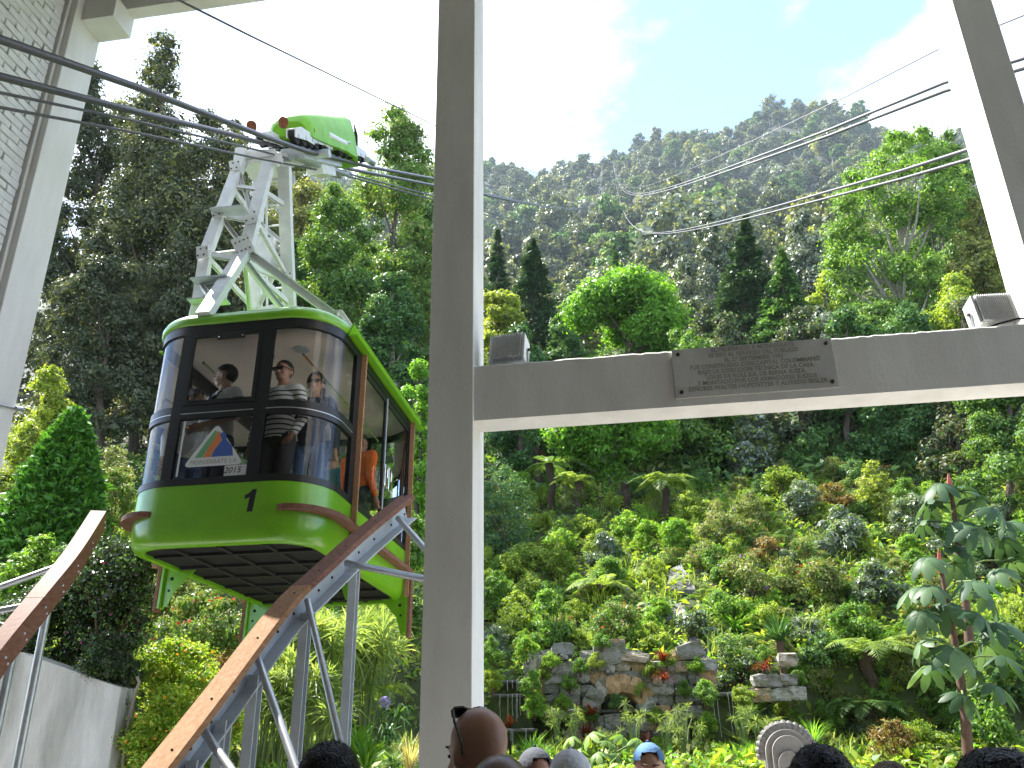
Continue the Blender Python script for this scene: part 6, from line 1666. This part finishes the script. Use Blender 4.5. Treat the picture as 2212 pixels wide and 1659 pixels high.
    slv = (tags == 'upper') | ((tags == 'fore') if long_sleeves else False)
    shell('top', ((tags == 'torso') & (co[:,2] < 1.462) | slv | ((tags == 'hips') & (co[:,2] > .93))), .013, top)
    shell('trousers', ((tags == 'hips') & (co[:,2] < 1.02)) | (tags == 'leg'), .009, legs)
    shell('shoes', tags == 'foot', .006, 'cloth_black')
    bo = link_obj('body', me, t)
    hd = tags == 'head'; hy, hz_, hxx = hx[:,1], hx[:,2], hx[:,0]
    ear = (np.abs(hxx) > .074) & (hz_ < 1.645)
    if hair:
        line = {'short': (hz_ > 1.700 - np.clip((hy+.058)*1.25, 0, .14)) & (hy > -.072), 'crop': (hz_ > 1.692 - np.clip((hy+.065)*1.0, 0, .11)) & (hy > -.07), 'long': (hz_ > 1.695 - np.clip((hy+.07)*2.2, 0, .25)) & (hy > -.075)}[hair_style]
        shell('hair', hd & line & ~ear, {'short': .014, 'crop': .005, 'long': .018}[hair_style], hair, jitter=.0007 if hair_style != 'crop' else .0006)
        if hair_style == 'short':      # tufts
            k = np.where(hd & line & ~ear & (hz_ > 1.66))[0]; pick = RNG.choice(k, min(len(k), 420)); P = co[pick] + no[pick]*.013
            V = leaves(P, no[pick] + RNG.normal(size=(len(pick),3))*.35, .020, .09, RNG, fold=.05); tag(link_obj('hair_tufts', quads_mesh('hair_tufts', V, hair), t), kind='stuff')
        if hair_style == 'long':
            h = MB(); pts = [HR @ Vector(p) for p in ((0,.075,1.66),(0,.095,1.58),(0,.09,1.48),(0,.085,1.38))]; h.tube(pts, [.07,.078,.070,.035], 12); h.build('long_hair', hair, t, smooth=True)
    if cap:
        sgn = -1 if cap_back else 1
        yy = hy*sgn
        line = hz_ > 1.668 + np.clip(-yy*.10, -.02, .02)
        gap = cap_back & (hy < -.05) & (np.abs(hxx) < .032) & (hz_ < 1.695)
        shell('cap', hd & line & ~gap, .013, cap)
        br = MB(); v = []; f = []
        for i in range(9):
            a = math.radians(-68 + 17*i); 
            for r_, dz in ((.098,.0),(.165,-.016)): v.append(HR @ Vector((math.sin(a)*.080*(r_/.098)**.6, sgn*(-math.cos(a)*r_*(1.0) + .006), 1.672 + dz + (-.010*abs(math.sin(a))))))
        for i in range(8): f.append((2*i, 2*i+1, 2*i+3, 2*i+2))
        br.add(v, f).build('cap_brim', cap, t, smooth=True)
        MB().ball(HR @ Vector((0,.012,1.762)), .008, 8, 5).build('cap_button', cap, t, smooth=True)
    if face:
        for s in (-1,1): MB().ball(HR @ Vector((s*.031,-.0835,1.623)), (.0115,.006,.0065), 10, 6).build('eye', 'eye_dark', t, smooth=True)
        MB().ball(HR @ Vector((0,-.0945,1.562)), (.021,.005,.0065), 10, 6).build('mouth', 'lip', t, smooth=True)
        for s in (-1,1): MB().tube([HR @ Vector((s*.014,-.093,1.646)), HR @ Vector((s*.048,-.082,1.648))], [.0045,.003], 6).build('eyebrow', hair or 'hair_black', t)
    if glasses:
        dz, dy, pt = (0, 0, 0) if glasses == 'face' else (.034, .030, R(-52))
        GM = HR @ Matrix.Translation((0,dy,dz)) @ Matrix.Translation((0,0,1.62)) @ Matrix.Rotation(pt, 4, 'X') @ Matrix.Translation((0,0,-1.62))
        g = MB()
        for s in (-1,1):
            poly = [(s*.010,.014),(s*.030,.020),(s*.058,.017),(s*.062,.0),(s*.050,-.020),(s*.026,-.023),(s*.012,-.010)]
            if s < 0: poly = poly[::-1]
            g.prism(poly, .006, GM @ Matrix.Translation((0,-.106,1.622)) @ Matrix.Rotation(R(90),4,'X'))
        go = g.build('sunglasses', 'lens_black', t)
        MB().bar(GM @ Vector((-.012,-.107,1.632)), GM @ Vector((.012,-.107,1.632)), .005, .005).build('bridge', 'lens_black', go)
        for s in (-1,1): MB().tube([GM @ Vector((s*.060,-.104,1.632)), GM @ Vector((s*.078,-.06,1.633)), GM @ Vector((s*.086,.012,1.630)), GM @ Vector((s*.084,.04,1.612))], .0042, 6).build('temple', 'lens_black', go)
    thin(bo, .45)
    return t
ZD = 3.43
def cabin_floor_z(y): return (CARM @ Vector((0, y - CAR.y, .101))).z
def inside(x, y): return (x, y, cabin_floor_z(y))
m1 = person('man in white t-shirt with dark flower emblem looking left behind the front window', inside(-4.10,7.47), R(-28), 1.86, head_yaw=R(-58), skin='skin_light', top='cloth_white', legs='cloth_navy', hair='hair_black',
       arms=[((.255,-.02,1.15),(.10,-.21,1.05)), ((-.255,-.02,1.15),(-.08,-.22,1.04))], voxel=.011)
TF = mat('emblem_black', (.02,.02,.022), .8)
for k, (a, rr0) in enumerate(((0,.075),(42,.065),(-42,.065))):      # three-leaf emblem and bars, printed on the chest
    leaf_ = [(.030*math.sin(math.pi*i/8)*(1 if i <= 8 else -1), 0) for i in range(1)]
    pts = [( .026*math.sin(math.pi*u), rr0*1.35*u) for u in (0,.2,.4,.6,.8,1)] + [(-.026*math.sin(math.pi*u), rr0*1.35*u) for u in (.8,.6,.4,.2)]
    M = Matrix.Translation((0,-.133 + .010*abs(k > 0),1.322)) @ Matrix.Rotation(R(7)*(0 if k == 0 else (1 if a > 0 else -1)), 4, 'Z') @ Matrix.Rotation(R(90),4,'X') @ Matrix.Rotation(R(-a),4,'Z')
    MB().prism(pts, .004, M).build('shirt_emblem', 'emblem_black', m1)
for z in (1.305, 1.289): MB().box((-.05,-.137,z-.005),(.05,-.131,z+.005)).build('shirt_emblem', 'emblem_black', m1)
MB().tube([(.06,.02,1.49),(.065,-.09,1.42),(.03,-.14,1.28)], .006, 6).build('neck_strap', 'lens_black', m1); MB().tube([(-.06,.02,1.49),(-.065,-.09,1.42),(-.03,-.14,1.28)], .006, 6).build('neck_strap', 'lens_black', m1)
person('man in white sweater with dark stripes and sunglasses facing the front window', inside(-3.47,7.47), R(-10), 1.86, skin='skin_tan', top='striped_knit', legs='cloth_black', hair='hair_black', hair_style='crop', glasses='face', long_sleeves=True,
       arms=[((.265,.0,1.14),(.235,-.12,.93)), ((-.255,.02,1.14),(-.245,-.05,.90))], voxel=.011)
person('woman with dark hair and sunglasses in dark top and blue jeans in the curved corner', inside(-3.18,7.62), R(6), 1.76, skin='skin_tan', top='cloth_navy', legs='cloth_jeans', hair='hair_black', hair_style='long', glasses='face', build=.92, long_sleeves=True, voxel=.012)
person('woman in white top and jeans at the left curved window looking right', inside(-4.50,7.62), R(55), 1.68, head_yaw=R(40), skin='skin_tan', top='cloth_white', legs='cloth_jeans', hair='hair_black', hair_style='long', build=.9, long_sleeves=True, voxel=.012)
person('passenger in bright orange jacket behind the side door', inside(-3.14,8.98), R(150), 1.60, skin='skin_tan', top='cloth_orange', legs='cloth_black', hair='hair_brown', long_sleeves=True, build=1.3, voxel=.013)
person('passenger in teal shirt at the rear of the cabin', inside(-3.75,9.7), R(160), 1.70, skin='skin_tan', top='cloth_teal', legs='cloth_navy', hair='hair_black', voxel=.014)
# waiting crowd (floor of the station)
def head_at(px, ytop, Y): p = UY(px, ytop, Y); return float(p[0]), float(p[2])
def stander(label, px, ytop, Y, heading, **kw):
    x, z = head_at(px, ytop, Y); extra = .013 if (kw.get('hair') or kw.get('cap')) else 0
    return person(label, (x, Y, 0), heading, (z)/(1.750 + extra)*1.75, voxel=.0125, **kw)
stander('bald man with sunglasses pushed up on his head in front of the middle column', 1034, 1524, 2.6, R(-132), skin='skin_brown', top='cloth_black', legs='cloth_jeans', glasses='top', build=1.2, head_pitch=R(4))
stander('second bald head lower beside the man with sunglasses on his head', 1083, 1624, 1.95, R(175), skin='skin_deep', top='cloth_grey', legs='cloth_black', build=1.05)
stander('dark haired head in front of the landing guide posts', 718, 1596, 2.4, R(185), skin='skin_tan', top='cloth_black', legs='cloth_navy', hair='hair_black')
stander('man in a dark grey cap worn backwards with sunglasses', 1157, 1611, 4.2, R(28), skin='skin_light', top='cloth_grey', legs='cloth_jeans', hair='hair_brown', hair_style='crop', cap='cap_grey', cap_back=True, glasses='face')
stander('person in a white cap seen from behind', 1232, 1614, 3.45, R(172), skin='skin_light', top='cloth_red', legs='cloth_khaki', hair='hair_brown', hair_style='crop', cap='cap_white')
stander('young man in a blue cap worn backwards facing the camera', 1399, 1601, 4.7, R(4), skin='skin_light', top='cloth_teal', legs='cloth_jeans', hair='hair_brown', hair_style='crop', cap='cap_blue', cap_back=True)
stander('black haired head in front of the carved round stone', 1762, 1602, 2.5, R(190), skin='skin_tan', top='cloth_navy', legs='cloth_black', hair='hair_black')
stander('low curly dark head right of the carved stone', 1916, 1640, 3.2, R(170), skin='skin_tan', top='cloth_red', legs='cloth_jeans', hair='hair_brown')
stander('large black haired head at the lower right corner', 2135, 1607, 1.75, R(205), skin='skin_brown', top='cloth_black', legs='cloth_navy', hair='hair_black')

# ================================================================== HAZE over the whole place
hz = MB().box((-640, -560, -1.6), (640, 920, 530)).build('haze', 'rubber', None)
hz.data.materials.clear()
hm = bpy.data.materials.new('haze'); hm.use_nodes = True; ht = hm.node_tree; ht.nodes.clear()
ho = _n(ht, 'ShaderNodeOutputMaterial'); hv = _n(ht, 'ShaderNodeVolumePrincipled')
hv.inputs['Color'].default_value = (0.72, 0.86, 1.0, 1); hv.inputs['Density'].default_value = 0.00018; hv.inputs['Anisotropy'].default_value = 0.0
ht.links.new(hv.outputs[0], ho.inputs['Volume'])
hz.data.materials.append(hm)
tag(hz, kind='stuff', label='thin bright haze in the air over the hillside', cat='haze')
